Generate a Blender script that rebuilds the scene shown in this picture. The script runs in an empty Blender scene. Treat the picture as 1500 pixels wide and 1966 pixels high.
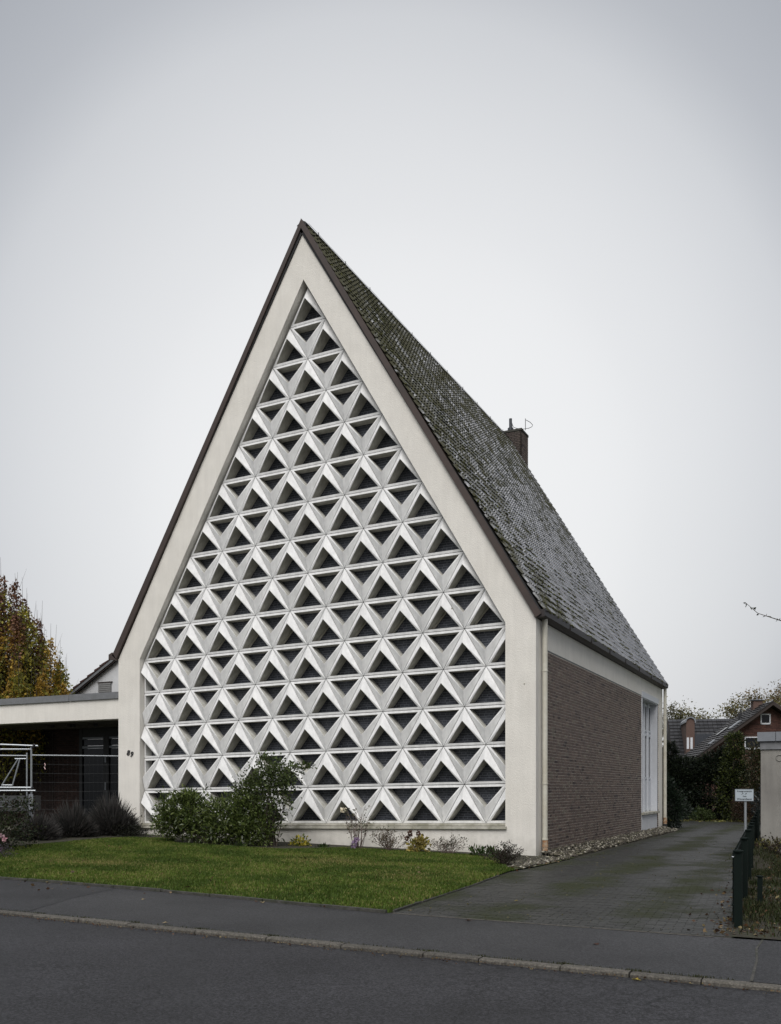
import bpy, math, random
import numpy as np
from mathutils import Vector, Matrix, noise as mnoise
R = math.radians
sc = bpy.context.scene
COL = sc.collection

# ------------------------------------------------------------------ camera, sky, light
cam_d = bpy.data.cameras.new('camera')
cam = bpy.data.objects.new('camera', cam_d); COL.objects.link(cam)
cam.location = (5.718, -18.486, 1.43)
cam.rotation_euler = (R(90), 0, R(26.25))
cam_d.sensor_fit = 'HORIZONTAL'; cam_d.sensor_width = 36; cam_d.lens = 42.02
cam_d.shift_y = 0.356
cam_d.clip_start = 0.1; cam_d.clip_end = 2000
sc.camera = cam

world = bpy.data.worlds.new('World'); sc.world = world; world.use_nodes = True
wn = world.node_tree; wn.nodes.clear()
def wnode(t): return wn.nodes.new(t)
wo = wnode('ShaderNodeOutputWorld'); bg = wnode('ShaderNodeBackground')
sky = wnode('ShaderNodeTexSky'); sky.sky_type = 'NISHITA'; sky.sun_disc = False
sky.sun_elevation = R(42); sky.sun_rotation = R(160); sky.dust_density = 6; sky.air_density = 1.5
tc = wnode('ShaderNodeTexCoord')
glow = Vector((-0.4423, 0.8969, 0.305)).normalized()     # brightest part of the cloud cover
dot = wnode('ShaderNodeVectorMath'); dot.operation = 'DOT_PRODUCT'
nrm = wnode('ShaderNodeVectorMath'); nrm.operation = 'NORMALIZE'
wn.links.new(tc.outputs['Generated'], nrm.inputs[0])
wn.links.new(nrm.outputs[0], dot.inputs[0]); dot.inputs[1].default_value = glow
cr = wnode('ShaderNodeValToRGB'); cr.color_ramp.interpolation = 'B_SPLINE'
wn.links.new(dot.outputs['Value'], cr.inputs['Fac'])
EXPO = 1.0
def skyc(v, blue): k = 1 / 2**EXPO; return (v*k*(1 - blue*.35), v*k, v*k*(1 + blue*.7), 1)
e = cr.color_ramp.elements
e[0].position = 0.0; e[0].color = skyc(0.35, .15)
e[1].position = 1.0; e[1].color = skyc(0.85, .01)
for p, v, b in ((0.80, 0.355, .15), (0.857, 0.39, .13), (0.895, 0.49, .10), (0.917, 0.62, .06), (0.9636, 0.79, .02), (0.985, 0.85, .01)):
    q = e.new(p); q.color = skyc(v, b)
cl = wnode('ShaderNodeTexNoise'); cl.inputs['Scale'].default_value = 1.6; cl.inputs['Detail'].default_value = 3
wn.links.new(nrm.outputs[0], cl.inputs['Vector'])
clm = wnode('ShaderNodeMapRange'); clm.inputs['To Min'].default_value = 0.94; clm.inputs['To Max'].default_value = 1.05
wn.links.new(cl.outputs['Fac'], clm.inputs['Value'])
mul = wnode('ShaderNodeVectorMath'); mul.operation = 'SCALE'
wn.links.new(cr.outputs['Color'], mul.inputs[0]); wn.links.new(clm.outputs[0], mul.inputs['Scale'])
# overcast: the clear NISHITA sky only shows through the cloud cover faintly
sks = wnode('ShaderNodeVectorMath'); sks.operation = 'SCALE'; sks.inputs['Scale'].default_value = 0.004
wn.links.new(sky.outputs[0], sks.inputs[0])
add = wnode('ShaderNodeVectorMath'); add.operation = 'ADD'
wn.links.new(mul.outputs[0], add.inputs[0]); wn.links.new(sks.outputs[0], add.inputs[1])
wn.links.new(add.outputs[0], bg.inputs['Color']); bg.inputs['Strength'].default_value = 1.0
wn.links.new(bg.outputs[0], wo.inputs['Surface'])

sun_d = bpy.data.lights.new('sun', 'SUN'); sun = bpy.data.objects.new('sun', sun_d); COL.objects.link(sun)
sun_d.energy = 1.5; sun_d.angle = R(50); sun_d.color = (1.0, 0.98, 0.95)
sd = Vector((0.16, -0.90, 1.18)).normalized()            # towards the sun
sun.rotation_euler = sd.to_track_quat('Z', 'Y').to_euler()
sun.location = (10, -30, 30)

sc.view_settings.view_transform = 'Standard'; sc.view_settings.look = 'None'
sc.view_settings.exposure = EXPO; sc.view_settings.gamma = 1.0
sc.view_settings.use_curve_mapping = False
sc.render.engine = 'CYCLES'
sc.cycles.use_denoising = True
sc.cycles.max_bounces = 5; sc.cycles.diffuse_bounces = 3; sc.cycles.glossy_bounces = 2
sc.cycles.transparent_max_bounces = 4; sc.cycles.transmission_bounces = 2

# ------------------------------------------------------------------ materials
def mat(name, col, rough=0.8, var=0.0, scale=5.0, col2=None, bump=0.0, bscale=60.0, attr=False,
        metal=0.0, spec=0.5, trans=False, detail=4.0, coords='Object', rnd=0.0, streak=0.0, splash=0.0):
    m = bpy.data.materials.new(name); m.use_nodes = True
    t = m.node_tree; n = t.nodes; l = t.links
    b = n['Principled BSDF']
    b.inputs['Roughness'].default_value = rough; b.inputs['Metallic'].default_value = metal
    b.inputs['Specular IOR Level'].default_value = spec
    co = n.new('ShaderNodeTexCoord'); vec = co.outputs[coords]
    if coords == 'World':
        pass
    cur = None
    if attr:
        a = n.new('ShaderNodeAttribute'); a.attribute_name = 'col'; cur = a.outputs['Color']
    else:
        rgb = n.new('ShaderNodeRGB'); rgb.outputs[0].default_value = (*col, 1); cur = rgb.outputs[0]
    if col2 is not None:
        ns = n.new('ShaderNodeTexNoise'); ns.inputs['Scale'].default_value = scale; ns.inputs['Detail'].default_value = detail
        l.new(vec, ns.inputs['Vector'])
        rp = n.new('ShaderNodeMapRange'); rp.inputs['From Min'].default_value = 0.38; rp.inputs['From Max'].default_value = 0.66
        l.new(ns.outputs['Fac'], rp.inputs['Value'])
        mx = n.new('ShaderNodeMix'); mx.data_type = 'RGBA'
        l.new(rp.outputs[0], mx.inputs['Factor']); l.new(cur, mx.inputs[6]); mx.inputs[7].default_value = (*col2, 1)
        cur = mx.outputs[2]
    if var > 0:
        ns2 = n.new('ShaderNodeTexNoise'); ns2.inputs['Scale'].default_value = scale * 2.7; ns2.inputs['Detail'].default_value = 6
        l.new(vec, ns2.inputs['Vector'])
        mr = n.new('ShaderNodeMapRange'); mr.inputs['From Min'].default_value = 0.3; mr.inputs['From Max'].default_value = 0.7
        mr.inputs['To Min'].default_value = 1 - var; mr.inputs['To Max'].default_value = 1 + var
        l.new(ns2.outputs['Fac'], mr.inputs['Value'])
        sm = n.new('ShaderNodeVectorMath'); sm.operation = 'SCALE'
        l.new(cur, sm.inputs[0]); l.new(mr.outputs[0], sm.inputs['Scale']); cur = sm.outputs[0]
    if streak > 0 or splash > 0:
        ge = n.new('ShaderNodeNewGeometry')
    if streak > 0:                                        # rain streaks: grime stretched down the wall
        mpg = n.new('ShaderNodeMapping'); mpg.inputs['Scale'].default_value = (5.0, 5.0, .55); l.new(ge.outputs['Position'], mpg.inputs['Vector'])
        st_ = n.new('ShaderNodeTexNoise'); st_.inputs['Scale'].default_value = 1.6; st_.inputs['Detail'].default_value = 7; st_.inputs['Roughness'].default_value = .7
        l.new(mpg.outputs[0], st_.inputs['Vector'])
        mr = n.new('ShaderNodeMapRange'); mr.inputs['From Min'].default_value = .36; mr.inputs['From Max'].default_value = .60
        mr.inputs['To Min'].default_value = 1 - streak; mr.inputs['To Max'].default_value = 1.0; l.new(st_.outputs['Fac'], mr.inputs['Value'])
        sm = n.new('ShaderNodeVectorMath'); sm.operation = 'SCALE'
        l.new(cur, sm.inputs[0]); l.new(mr.outputs[0], sm.inputs['Scale']); cur = sm.outputs[0]
    if splash > 0:                                        # soil splashed up from the ground
        sz_ = n.new('ShaderNodeSeparateXYZ'); l.new(ge.outputs['Position'], sz_.inputs[0])
        nz = n.new('ShaderNodeTexNoise'); nz.inputs['Scale'].default_value = 6; nz.inputs['Detail'].default_value = 6; l.new(ge.outputs['Position'], nz.inputs['Vector'])
        nm = n.new('ShaderNodeMath'); nm.operation = 'MULTIPLY_ADD'; nm.inputs[1].default_value = -.9; l.new(nz.outputs['Fac'], nm.inputs[0]); l.new(sz_.outputs['Z'], nm.inputs[2])
        mr = n.new('ShaderNodeMapRange'); mr.inputs['From Min'].default_value = -.45; mr.inputs['From Max'].default_value = .05
        mr.inputs['To Min'].default_value = splash; mr.inputs['To Max'].default_value = 0; l.new(nm.outputs[0], mr.inputs['Value'])
        mx = n.new('ShaderNodeMix'); mx.data_type = 'RGBA'; l.new(mr.outputs[0], mx.inputs['Factor']); l.new(cur, mx.inputs[6]); mx.inputs[7].default_value = (.16, .15, .105, 1); cur = mx.outputs[2]
    if rnd > 0:
        oi = n.new('ShaderNodeObjectInfo')
        mr = n.new('ShaderNodeMapRange'); mr.inputs['To Min'].default_value = 1 - rnd; mr.inputs['To Max'].default_value = 1 + rnd
        l.new(oi.outputs['Random'], mr.inputs['Value'])
        sm = n.new('ShaderNodeVectorMath'); sm.operation = 'SCALE'
        l.new(cur, sm.inputs[0]); l.new(mr.outputs[0], sm.inputs['Scale']); cur = sm.outputs[0]
    l.new(cur, b.inputs['Base Color'])
    if bump > 0:
        nb = n.new('ShaderNodeTexNoise'); nb.inputs['Scale'].default_value = bscale; nb.inputs['Detail'].default_value = 3
        l.new(vec, nb.inputs['Vector'])
        bp = n.new('ShaderNodeBump'); bp.inputs['Strength'].default_value = bump; bp.inputs['Distance'].default_value = 0.01
        l.new(nb.outputs['Fac'], bp.inputs['Height']); l.new(bp.outputs[0], b.inputs['Normal'])
    if trans:
        tr = n.new('ShaderNodeBsdfTranslucent'); l.new(cur, tr.inputs['Color'])
        ms = n.new('ShaderNodeMixShader'); ms.inputs[0].default_value = 0.3
        o = n['Material Output']; l.new(b.outputs[0], ms.inputs[1]); l.new(tr.outputs[0], ms.inputs[2]); l.new(ms.outputs[0], o.inputs['Surface'])
    return m

M = {}
M['stucco'] = mat('cream_stucco', (0.78, 0.752, 0.70), 0.9, 0.04, 0.9, (0.75, 0.72, 0.665), 1.0, 75, streak=.06, splash=.28)
M['stucco_white'] = mat('white_stucco', (0.62, 0.63, 0.65), 0.9, 0.04, 1.5, None, 0.8, 150)
M['stucco_grey'] = mat('grey_garage_render', (0.26, 0.25, 0.23), 0.9, 0.08, 1.0, (0.21, 0.20, 0.185), 0.8, 90, streak=.12, splash=.4)
M['concrete'] = mat('white_painted_concrete', (0.83, 0.83, 0.83), 0.75, 0.05, 3.0, (0.77, 0.77, 0.765), 0.6, 90, rnd=0.035, streak=.16)
M['raw_concrete'] = mat('unpainted_concrete', (0.56, 0.55, 0.51), 0.9, 0.12, 5.0, (0.44, 0.43, 0.385), 0.6, 70, rnd=0.06, streak=.15)  # darker copy of the white concrete: recess shade painted in, plus grime
M['sill'] = mat('weathered_sill', (0.50, 0.48, 0.42), 0.85, 0.15, 4.0, (0.27, 0.26, 0.20), 0.4, 60)
M['brick'] = mat('brown_clinker_brick', (0.1, 0.08, 0.07), 0.75, 0.22, 14, None, 0.4, 90, attr=True)
M['mortar'] = mat('mortar', (0.66, 0.60, 0.52), 0.95, 0.1, 8, None, 0.3, 80)
M['redbrick'] = mat('red_brick', (0.085, 0.036, 0.027), 0.85, 0.2, 10, None, 0.4, 60, attr=True)
M['redmortar'] = mat('house_mortar', (0.11, 0.07, 0.058), 0.95, 0.15, 6)
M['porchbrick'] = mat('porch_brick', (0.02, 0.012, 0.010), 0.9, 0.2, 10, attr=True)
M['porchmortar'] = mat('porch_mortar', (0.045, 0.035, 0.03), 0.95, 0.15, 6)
M['fascia'] = mat('brown_sheet_metal', (0.062, 0.044, 0.038), 0.45, 0.1, 3, (0.05, 0.038, 0.034), 0, spec=0.4)
M['gutter'] = mat('dark_brown_gutter', (0.026, 0.020, 0.019), 0.45, 0.15, 4)
M['zinc'] = mat('zinc_sheet', (0.22, 0.235, 0.26), 0.4, 0.08, 3, (0.19, 0.20, 0.22), metal=0.3)
M['zinc_edge'] = mat('grey_roof_edge_strip', (0.17, 0.175, 0.185), 0.5, 0.1, 5, (0.145, 0.15, 0.155))
M['pipe'] = mat('cream_downpipe', (0.58, 0.56, 0.49), 0.5, 0.08, 3, (0.52, 0.49, 0.41))
M['rust'] = mat('rusty_stain', (0.30, 0.15, 0.07), 0.8, 0.3, 12, (0.42, 0.34, 0.25))
M['black'] = mat('bitumen_black', (0.022, 0.022, 0.024), 0.8, 0.2, 8)
M['white'] = mat('white_frame_paint', (0.60, 0.62, 0.66), 0.55, 0.04, 4)
M['darkglass'] = mat('dark_glass', (0.008, 0.009, 0.012), 0.2, spec=0.35)
M['metal_galv'] = mat('galvanised_tube', (0.33, 0.35, 0.37), 0.4, 0.12, 10, metal=0.6)
M['green_metal'] = mat('green_powder_coat', (0.0010, 0.0055, 0.004), 0.75, 0.1, 5, spec=.2)
M['black_metal'] = mat('black_metal', (0.02, 0.02, 0.022), 0.5, 0.1, 5)
M['sign_white'] = mat('sign_white', (0.38, 0.43, 0.47), 0.4, 0.03, 5)
M['sign_print'] = mat('sign_print', (0.03, 0.035, 0.04), 0.6)
M['leaf'] = mat('leaf', (0, 0, 0), 0.5, 0.0, attr=True, trans=True, spec=0.3)
M['glossleaf'] = mat('gloss_leaf', (0, 0, 0), 0.38, 0.0, attr=True, trans=True, spec=0.45)
M['bark'] = mat('bark', (0.07, 0.055, 0.042), 0.9, 0.25, 12, (0.045, 0.036, 0.028), 0.5, 50)
M['paletwig'] = mat('pale_twig', (0.16, 0.12, 0.105), 0.85, 0.2, 20)
M['grass'] = mat('grass_blade', (0, 0, 0), 0.6, attr=True, trans=True, spec=0.25)
M['stone'] = mat('pebble', (0, 0, 0), 0.75, 0.2, 20, attr=True)
M['tile_red'] = mat('red_brown_roof_tile', (0.05, 0.022, 0.018), 0.7, 0.2, 8)
M['tile_dark'] = mat('anthracite_roof_tile', (0.030, 0.029, 0.031), 0.5, 0.25, 6, attr=True)
M['slate'] = mat('slate', (0.035, 0.04, 0.05), 0.45, 0.3, 9)
M['louvre'] = mat('grey_louvre', (0.22, 0.22, 0.22), 0.6, 0.1, 9)
M['wood_dark'] = mat('dark_wood', (0.03, 0.02, 0.017), 0.7, 0.2, 9)
M['trailer_grey'] = mat('trailer_board', (0.05, 0.052, 0.055), 0.5, 0.15, 5)
M['ceiling'] = mat('porch_ceiling', (0.09, 0.08, 0.07), 0.9, 0.1, 3)
M['edging'] = mat('concrete_edging', (0.055, 0.052, 0.048), 0.9, 0.3, 6, (0.03, 0.033, 0.022), 0.4, 50)

def nodes_mat(name):
    m = bpy.data.materials.new(name); m.use_nodes = True
    t = m.node_tree; return m, t.nodes, t.links, t.nodes['Principled BSDF']

def leaded_glass():
    m, n, l, b = nodes_mat('leaded_glass')
    co = n.new('ShaderNodeTexCoord')
    mp = n.new('ShaderNodeMapping'); mp.inputs['Rotation'].default_value = (R(90), 0, 0)
    l.new(co.outputs['Object'], mp.inputs['Vector'])
    oi = n.new('ShaderNodeObjectInfo')
    cx = n.new('ShaderNodeCombineXYZ'); l.new(oi.outputs['Random'], cx.inputs[1])
    ad = n.new('ShaderNodeVectorMath'); l.new(mp.outputs[0], ad.inputs[0]); l.new(cx.outputs[0], ad.inputs[1])
    w = n.new('ShaderNodeTexNoise'); w.inputs['Scale'].default_value = 4.0; w.inputs['Detail'].default_value = 2
    l.new(ad.outputs[0], w.inputs['Vector'])
    sb = n.new('ShaderNodeVectorMath'); sb.operation = 'SCALE'; sb.inputs['Scale'].default_value = 0.035
    l.new(w.outputs['Color'], sb.inputs[0])
    a2 = n.new('ShaderNodeVectorMath'); l.new(ad.outputs[0], a2.inputs[0]); l.new(sb.outputs[0], a2.inputs[1])
    br = n.new('ShaderNodeTexBrick'); br.offset = 0.37; br.squash = 0.55; br.squash_frequency = 3
    br.inputs['Scale'].default_value = 1.0; br.inputs['Brick Width'].default_value = 0.20; br.inputs['Row Height'].default_value = 0.055
    br.inputs['Mortar Size'].default_value = 0.0042; br.inputs['Mortar Smooth'].default_value = 0.3
    br.inputs['Color1'].default_value = (0.026, 0.030, 0.040, 1); br.inputs['Color2'].default_value = (0.052, 0.057, 0.072, 1)
    br.inputs['Mortar'].default_value = (0.17, 0.18, 0.21, 1)
    l.new(a2.outputs[0], br.inputs['Vector'])
    mr = n.new('ShaderNodeMapRange'); mr.inputs['To Min'].default_value = .62; mr.inputs['To Max'].default_value = 1.35; l.new(oi.outputs['Random'], mr.inputs['Value'])
    sm = n.new('ShaderNodeVectorMath'); sm.operation = 'SCALE'; l.new(br.outputs['Color'], sm.inputs[0]); l.new(mr.outputs[0], sm.inputs['Scale'])
    l.new(sm.outputs[0], b.inputs['Base Color']); b.inputs['Roughness'].default_value = 0.34
    b.inputs['Specular IOR Level'].default_value = 0.45
    bn = n.new('ShaderNodeTexNoise'); bn.inputs['Scale'].default_value = 7; l.new(ad.outputs[0], bn.inputs['Vector'])
    bp = n.new('ShaderNodeBump'); bp.inputs['Strength'].default_value = .6; bp.inputs['Distance'].default_value = .02; l.new(bn.outputs['Fac'], bp.inputs['Height']); l.new(bp.outputs[0], b.inputs['Normal'])
    return m
M['leaded'] = leaded_glass()

def roof_tile_mat():
    m, n, l, b = nodes_mat('mossy_concrete_tile')
    geo = n.new('ShaderNodeNewGeometry')
    at = n.new('ShaderNodeAttribute'); at.attribute_name = 'col'
    ns = n.new('ShaderNodeTexNoise'); ns.inputs['Scale'].default_value = 1.7; ns.inputs['Detail'].default_value = 9; ns.inputs['Roughness'].default_value = 0.78
    l.new(geo.outputs['Position'], ns.inputs['Vector'])
    sp = n.new('ShaderNodeSeparateXYZ'); l.new(geo.outputs['Position'], sp.inputs[0])
    hz = n.new('ShaderNodeMapRange'); hz.inputs['From Min'].default_value = 7.5; hz.inputs['From Max'].default_value = 14.5; hz.inputs['To Max'].default_value = .14
    l.new(sp.outputs['Z'], hz.inputs['Value'])
    hy = n.new('ShaderNodeMapRange'); hy.inputs['From Min'].default_value = 0.0; hy.inputs['From Max'].default_value = 6; hy.inputs['To Min'].default_value = .10; hy.inputs['To Max'].default_value = 0
    l.new(sp.outputs['Y'], hy.inputs['Value'])
    s1 = n.new('ShaderNodeMath'); l.new(ns.outputs['Fac'], s1.inputs[0]); l.new(hz.outputs[0], s1.inputs[1])
    s2 = n.new('ShaderNodeMath'); l.new(s1.outputs[0], s2.inputs[0]); l.new(hy.outputs[0], s2.inputs[1])
    mr = n.new('ShaderNodeMapRange'); mr.inputs['From Min'].default_value = 0.53; mr.inputs['From Max'].default_value = 0.66
    l.new(s2.outputs[0], mr.inputs['Value'])
    mx = n.new('ShaderNodeMix'); mx.data_type = 'RGBA'
    l.new(mr.outputs[0], mx.inputs['Factor']); l.new(at.outputs['Color'], mx.inputs[6]); mx.inputs[7].default_value = (0.042, 0.041, 0.018, 1)
    l.new(mx.outputs[2], b.inputs['Base Color'])
    rr = n.new('ShaderNodeMapRange'); rr.inputs['To Min'].default_value = 0.30; rr.inputs['To Max'].default_value = 0.9
    l.new(mr.outputs[0], rr.inputs['Value']); l.new(rr.outputs[0], b.inputs['Roughness'])
    b.inputs['Specular IOR Level'].default_value = 0.6
    return m
M['rooftile'] = roof_tile_mat()

def asphalt(name, base, rough, crack=False, light=1.6):
    m, n, l, b = nodes_mat(name)
    geo = n.new('ShaderNodeNewGeometry'); P = geo.outputs['Position']
    ns = n.new('ShaderNodeTexNoise'); ns.inputs['Scale'].default_value = 55; ns.inputs['Detail'].default_value = 6; ns.inputs['Roughness'].default_value = .75
    l.new(P, ns.inputs['Vector'])
    big = n.new('ShaderNodeTexNoise'); big.inputs['Scale'].default_value = 0.7; big.inputs['Detail'].default_value = 5
    l.new(P, big.inputs['Vector'])
    r1 = n.new('ShaderNodeMapRange'); r1.inputs['From Min'].default_value = 0.43; r1.inputs['From Max'].default_value = 0.60
    r1.inputs['To Min'].default_value = 0.45; r1.inputs['To Max'].default_value = light
    l.new(ns.outputs['Fac'], r1.inputs['Value'])
    r2 = n.new('ShaderNodeMapRange'); r2.inputs['From Min'].default_value = 0.3; r2.inputs['From Max'].default_value = 0.7
    r2.inputs['To Min'].default_value = 0.72; r2.inputs['To Max'].default_value = 1.2
    l.new(big.outputs['Fac'], r2.inputs['Value'])
    mm = n.new('ShaderNodeMath'); mm.operation = 'MULTIPLY'; l.new(r1.outputs[0], mm.inputs[0]); l.new(r2.outputs[0], mm.inputs[1])
    out = mm.outputs[0]
    if crack:
        wv = n.new('ShaderNodeTexNoise'); wv.inputs['Scale'].default_value = 2.5; wv.inputs['Detail'].default_value = 5; l.new(P, wv.inputs['Vector'])
        sv = n.new('ShaderNodeVectorMath'); sv.operation = 'SCALE'; sv.inputs['Scale'].default_value = 0.5; l.new(wv.outputs['Color'], sv.inputs[0])
        av = n.new('ShaderNodeVectorMath'); l.new(P, av.inputs[0]); l.new(sv.outputs[0], av.inputs[1])
        vo = n.new('ShaderNodeTexVoronoi'); vo.feature = 'DISTANCE_TO_EDGE'; vo.inputs['Scale'].default_value = 4.5
        l.new(av.outputs[0], vo.inputs['Vector'])
        cm = n.new('ShaderNodeMapRange'); cm.inputs['From Min'].default_value = 0.0; cm.inputs['From Max'].default_value = 0.05
        cm.inputs['To Min'].default_value = 0.25; cm.inputs['To Max'].default_value = 1.0; l.new(vo.outputs['Distance'], cm.inputs['Value'])
        # worn patch near the kerb on the right
        sx = n.new('ShaderNodeSeparateXYZ'); l.new(P, sx.inputs[0])
        d = n.new('ShaderNodeVectorMath'); d.operation = 'DISTANCE'; l.new(P, d.inputs[0]); d.inputs[1].default_value = (4.0, -11.5, -0.06)
        dm = n.new('ShaderNodeMapRange'); dm.inputs['From Min'].default_value = 0.9; dm.inputs['From Max'].default_value = 1.9
        l.new(d.outputs['Value'], dm.inputs['Value'])
        mk = n.new('ShaderNodeMath'); mk.operation = 'ADD'; mk.use_clamp = True
        mm3 = n.new('ShaderNodeMapRange'); mm3.inputs['From Min'].default_value = 0.42; mm3.inputs['From Max'].default_value = 0.5
        l.new(big.outputs['Fac'], mm3.inputs['Value'])
        l.new(dm.outputs[0], mk.inputs[0])
        mx0 = n.new('ShaderNodeMath'); mx0.operation = 'MAXIMUM'; l.new(mk.outputs[0], mx0.inputs[0]); l.new(cm.outputs[0], mx0.inputs[1])
        # one long wandering crack
        vo2 = n.new('ShaderNodeTexVoronoi'); vo2.feature = 'DISTANCE_TO_EDGE'; vo2.inputs['Scale'].default_value = 0.55
        l.new(av.outputs[0], vo2.inputs['Vector'])
        c2 = n.new('ShaderNodeMapRange'); c2.inputs['From Max'].default_value = 0.006; c2.inputs['To Min'].default_value = 0.45
        l.new(vo2.outputs['Distance'], c2.inputs['Value'])
        m4 = n.new('ShaderNodeMath'); m4.operation = 'MULTIPLY'; l.new(mx0.outputs[0], m4.inputs[0]); l.new(c2.outputs[0], m4.inputs[1])
        m5 = n.new('ShaderNodeMath'); m5.operation = 'MULTIPLY'; l.new(m4.outputs[0], m5.inputs[0]); l.new(out, m5.inputs[1]); out = m5.outputs[0]
    sc_ = n.new('ShaderNodeVectorMath'); sc_.operation = 'SCALE'; sc_.inputs[0].default_value = base
    l.new(out, sc_.inputs['Scale']); l.new(sc_.outputs[0], b.inputs['Base Color'])
    b.inputs['Roughness'].default_value = rough; b.inputs['Specular IOR Level'].default_value = 0.3
    bp = n.new('ShaderNodeBump'); bp.inputs['Strength'].default_value = 0.7; bp.inputs['Distance'].default_value = 0.004
    l.new(ns.outputs['Fac'], bp.inputs['Height']); l.new(bp.outputs[0], b.inputs['Normal'])
    return m
M['road'] = asphalt('road_asphalt', (0.0195, 0.0195, 0.0218), 0.66, True, 2.4)
M['pavement'] = asphalt('pavement_asphalt', (0.0285, 0.0285, 0.0305), 0.62, False, 2.0)
M['pavement_dark'] = asphalt('pavement_asphalt_dark', (0.022, 0.022, 0.024), 0.62, False, 2.0)
M['kerb'] = mat('granite_kerb', (0.092, 0.084, 0.072), 0.85, 0.45, 22, (0.055, 0.050, 0.041), 0.5, 80, rnd=0.15)

def paver_mat():
    m, n, l, b = nodes_mat('dark_concrete_paver')
    geo = n.new('ShaderNodeNewGeometry'); P = geo.outputs['Position']
    at = n.new('ShaderNodeAttribute'); at.attribute_name = 'col'
    ns = n.new('ShaderNodeTexNoise'); ns.inputs['Scale'].default_value = 0.55; ns.inputs['Detail'].default_value = 9; ns.inputs['Roughness'].default_value = 0.7
    l.new(P, ns.inputs['Vector'])
    # moss grows between the two wheel tracks
    sx = n.new('ShaderNodeSeparateXYZ'); l.new(P, sx.inputs[0])
    wv = n.new('ShaderNodeMath'); wv.operation = 'MULTIPLY'; wv.inputs[1].default_value = 4.2; l.new(sx.outputs[0], wv.inputs[0])
    w2 = n.new('ShaderNodeMath'); w2.operation = 'ADD'; w2.inputs[1].default_value = -9.1; l.new(wv.outputs[0], w2.inputs[0])
    cs = n.new('ShaderNodeMath'); cs.operation = 'COSINE'; l.new(w2.outputs[0], cs.inputs[0])
    c3 = n.new('ShaderNodeMath'); c3.operation = 'MULTIPLY'; c3.inputs[1].default_value = 0.08; l.new(cs.outputs[0], c3.inputs[0])
    ad = n.new('ShaderNodeMath'); l.new(ns.outputs['Fac'], ad.inputs[0]); l.new(c3.outputs[0], ad.inputs[1])
    mr = n.new('ShaderNodeMapRange'); mr.inputs['From Min'].default_value = 0.46; mr.inputs['From Max'].default_value = 0.64
    l.new(ad.outputs[0], mr.inputs['Value'])
    mx = n.new('ShaderNodeMix'); mx.data_type = 'RGBA'
    l.new(mr.outputs[0], mx.inputs['Factor']); l.new(at.outputs['Color'], mx.inputs[6]); mx.inputs[7].default_value = (0.024, 0.028, 0.011, 1)
    n2 = n.new('ShaderNodeTexNoise'); n2.inputs['Scale'].default_value = 60; n2.inputs['Detail'].default_value = 3; l.new(P, n2.inputs['Vector'])
    m2 = n.new('ShaderNodeMapRange'); m2.inputs['From Min'].default_value = 0.3; m2.inputs['From Max'].default_value = 0.7; m2.inputs['To Min'].default_value = 0.7; m2.inputs['To Max'].default_value = 1.3
    l.new(n2.outputs['Fac'], m2.inputs['Value'])
    s = n.new('ShaderNodeVectorMath'); s.operation = 'SCALE'; l.new(mx.outputs[2], s.inputs[0]); l.new(m2.outputs[0], s.inputs['Scale'])
    l.new(s.outputs[0], b.inputs['Base Color'])
    rr = n.new('ShaderNodeMapRange'); rr.inputs['To Min'].default_value = 0.55; rr.inputs['To Max'].default_value = 0.95
    l.new(mr.outputs[0], rr.inputs['Value']); l.new(rr.outputs[0], b.inputs['Roughness']); b.inputs['Specular IOR Level'].default_value = 0.3
    return m
M['paver'] = paver_mat()
M['joint'] = mat('mossy_joint_sand', (0.022, 0.023, 0.014), 1.0, 0.3, 10, (0.034, 0.03, 0.022), coords='Object')
M['soil'] = mat('garden_soil', (0.022, 0.017, 0.012), 1.0, 0.4, 12, (0.03, 0.032, 0.014), 0.8, 40)
M['turf'] = mat('turf_base', (0.040, 0.055, 0.014), 1.0, 0.35, 6, (0.055, 0.055, 0.02), 0.8, 60)

# ------------------------------------------------------------------ mesh helpers
def off(o):
    v = Vector((0, 0, 0))
    while o is not None: v += o.location; o = o.parent
    return v

def tag(o, label=None, cat=None, group=None, kind=None):
    if label: o['label'] = label
    if cat: o['category'] = cat
    if group: o['group'] = group
    if kind: o['kind'] = kind
    return o

def thing(name, label, cat, loc=(0, 0, 0), group=None, rz=0.0):
    o = bpy.data.objects.new(name, None); COL.objects.link(o)
    o.location = loc; o.rotation_euler = (0, 0, rz); o.empty_display_size = 0.2
    return tag(o, label, cat, group)

def link_mesh(name, me, parent=None, loc=None, kind=None):
    o = bpy.data.objects.new(name, me); COL.objects.link(o); o.parent = parent
    if loc is not None: o.location = loc
    if kind: o['kind'] = kind
    return o

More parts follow.
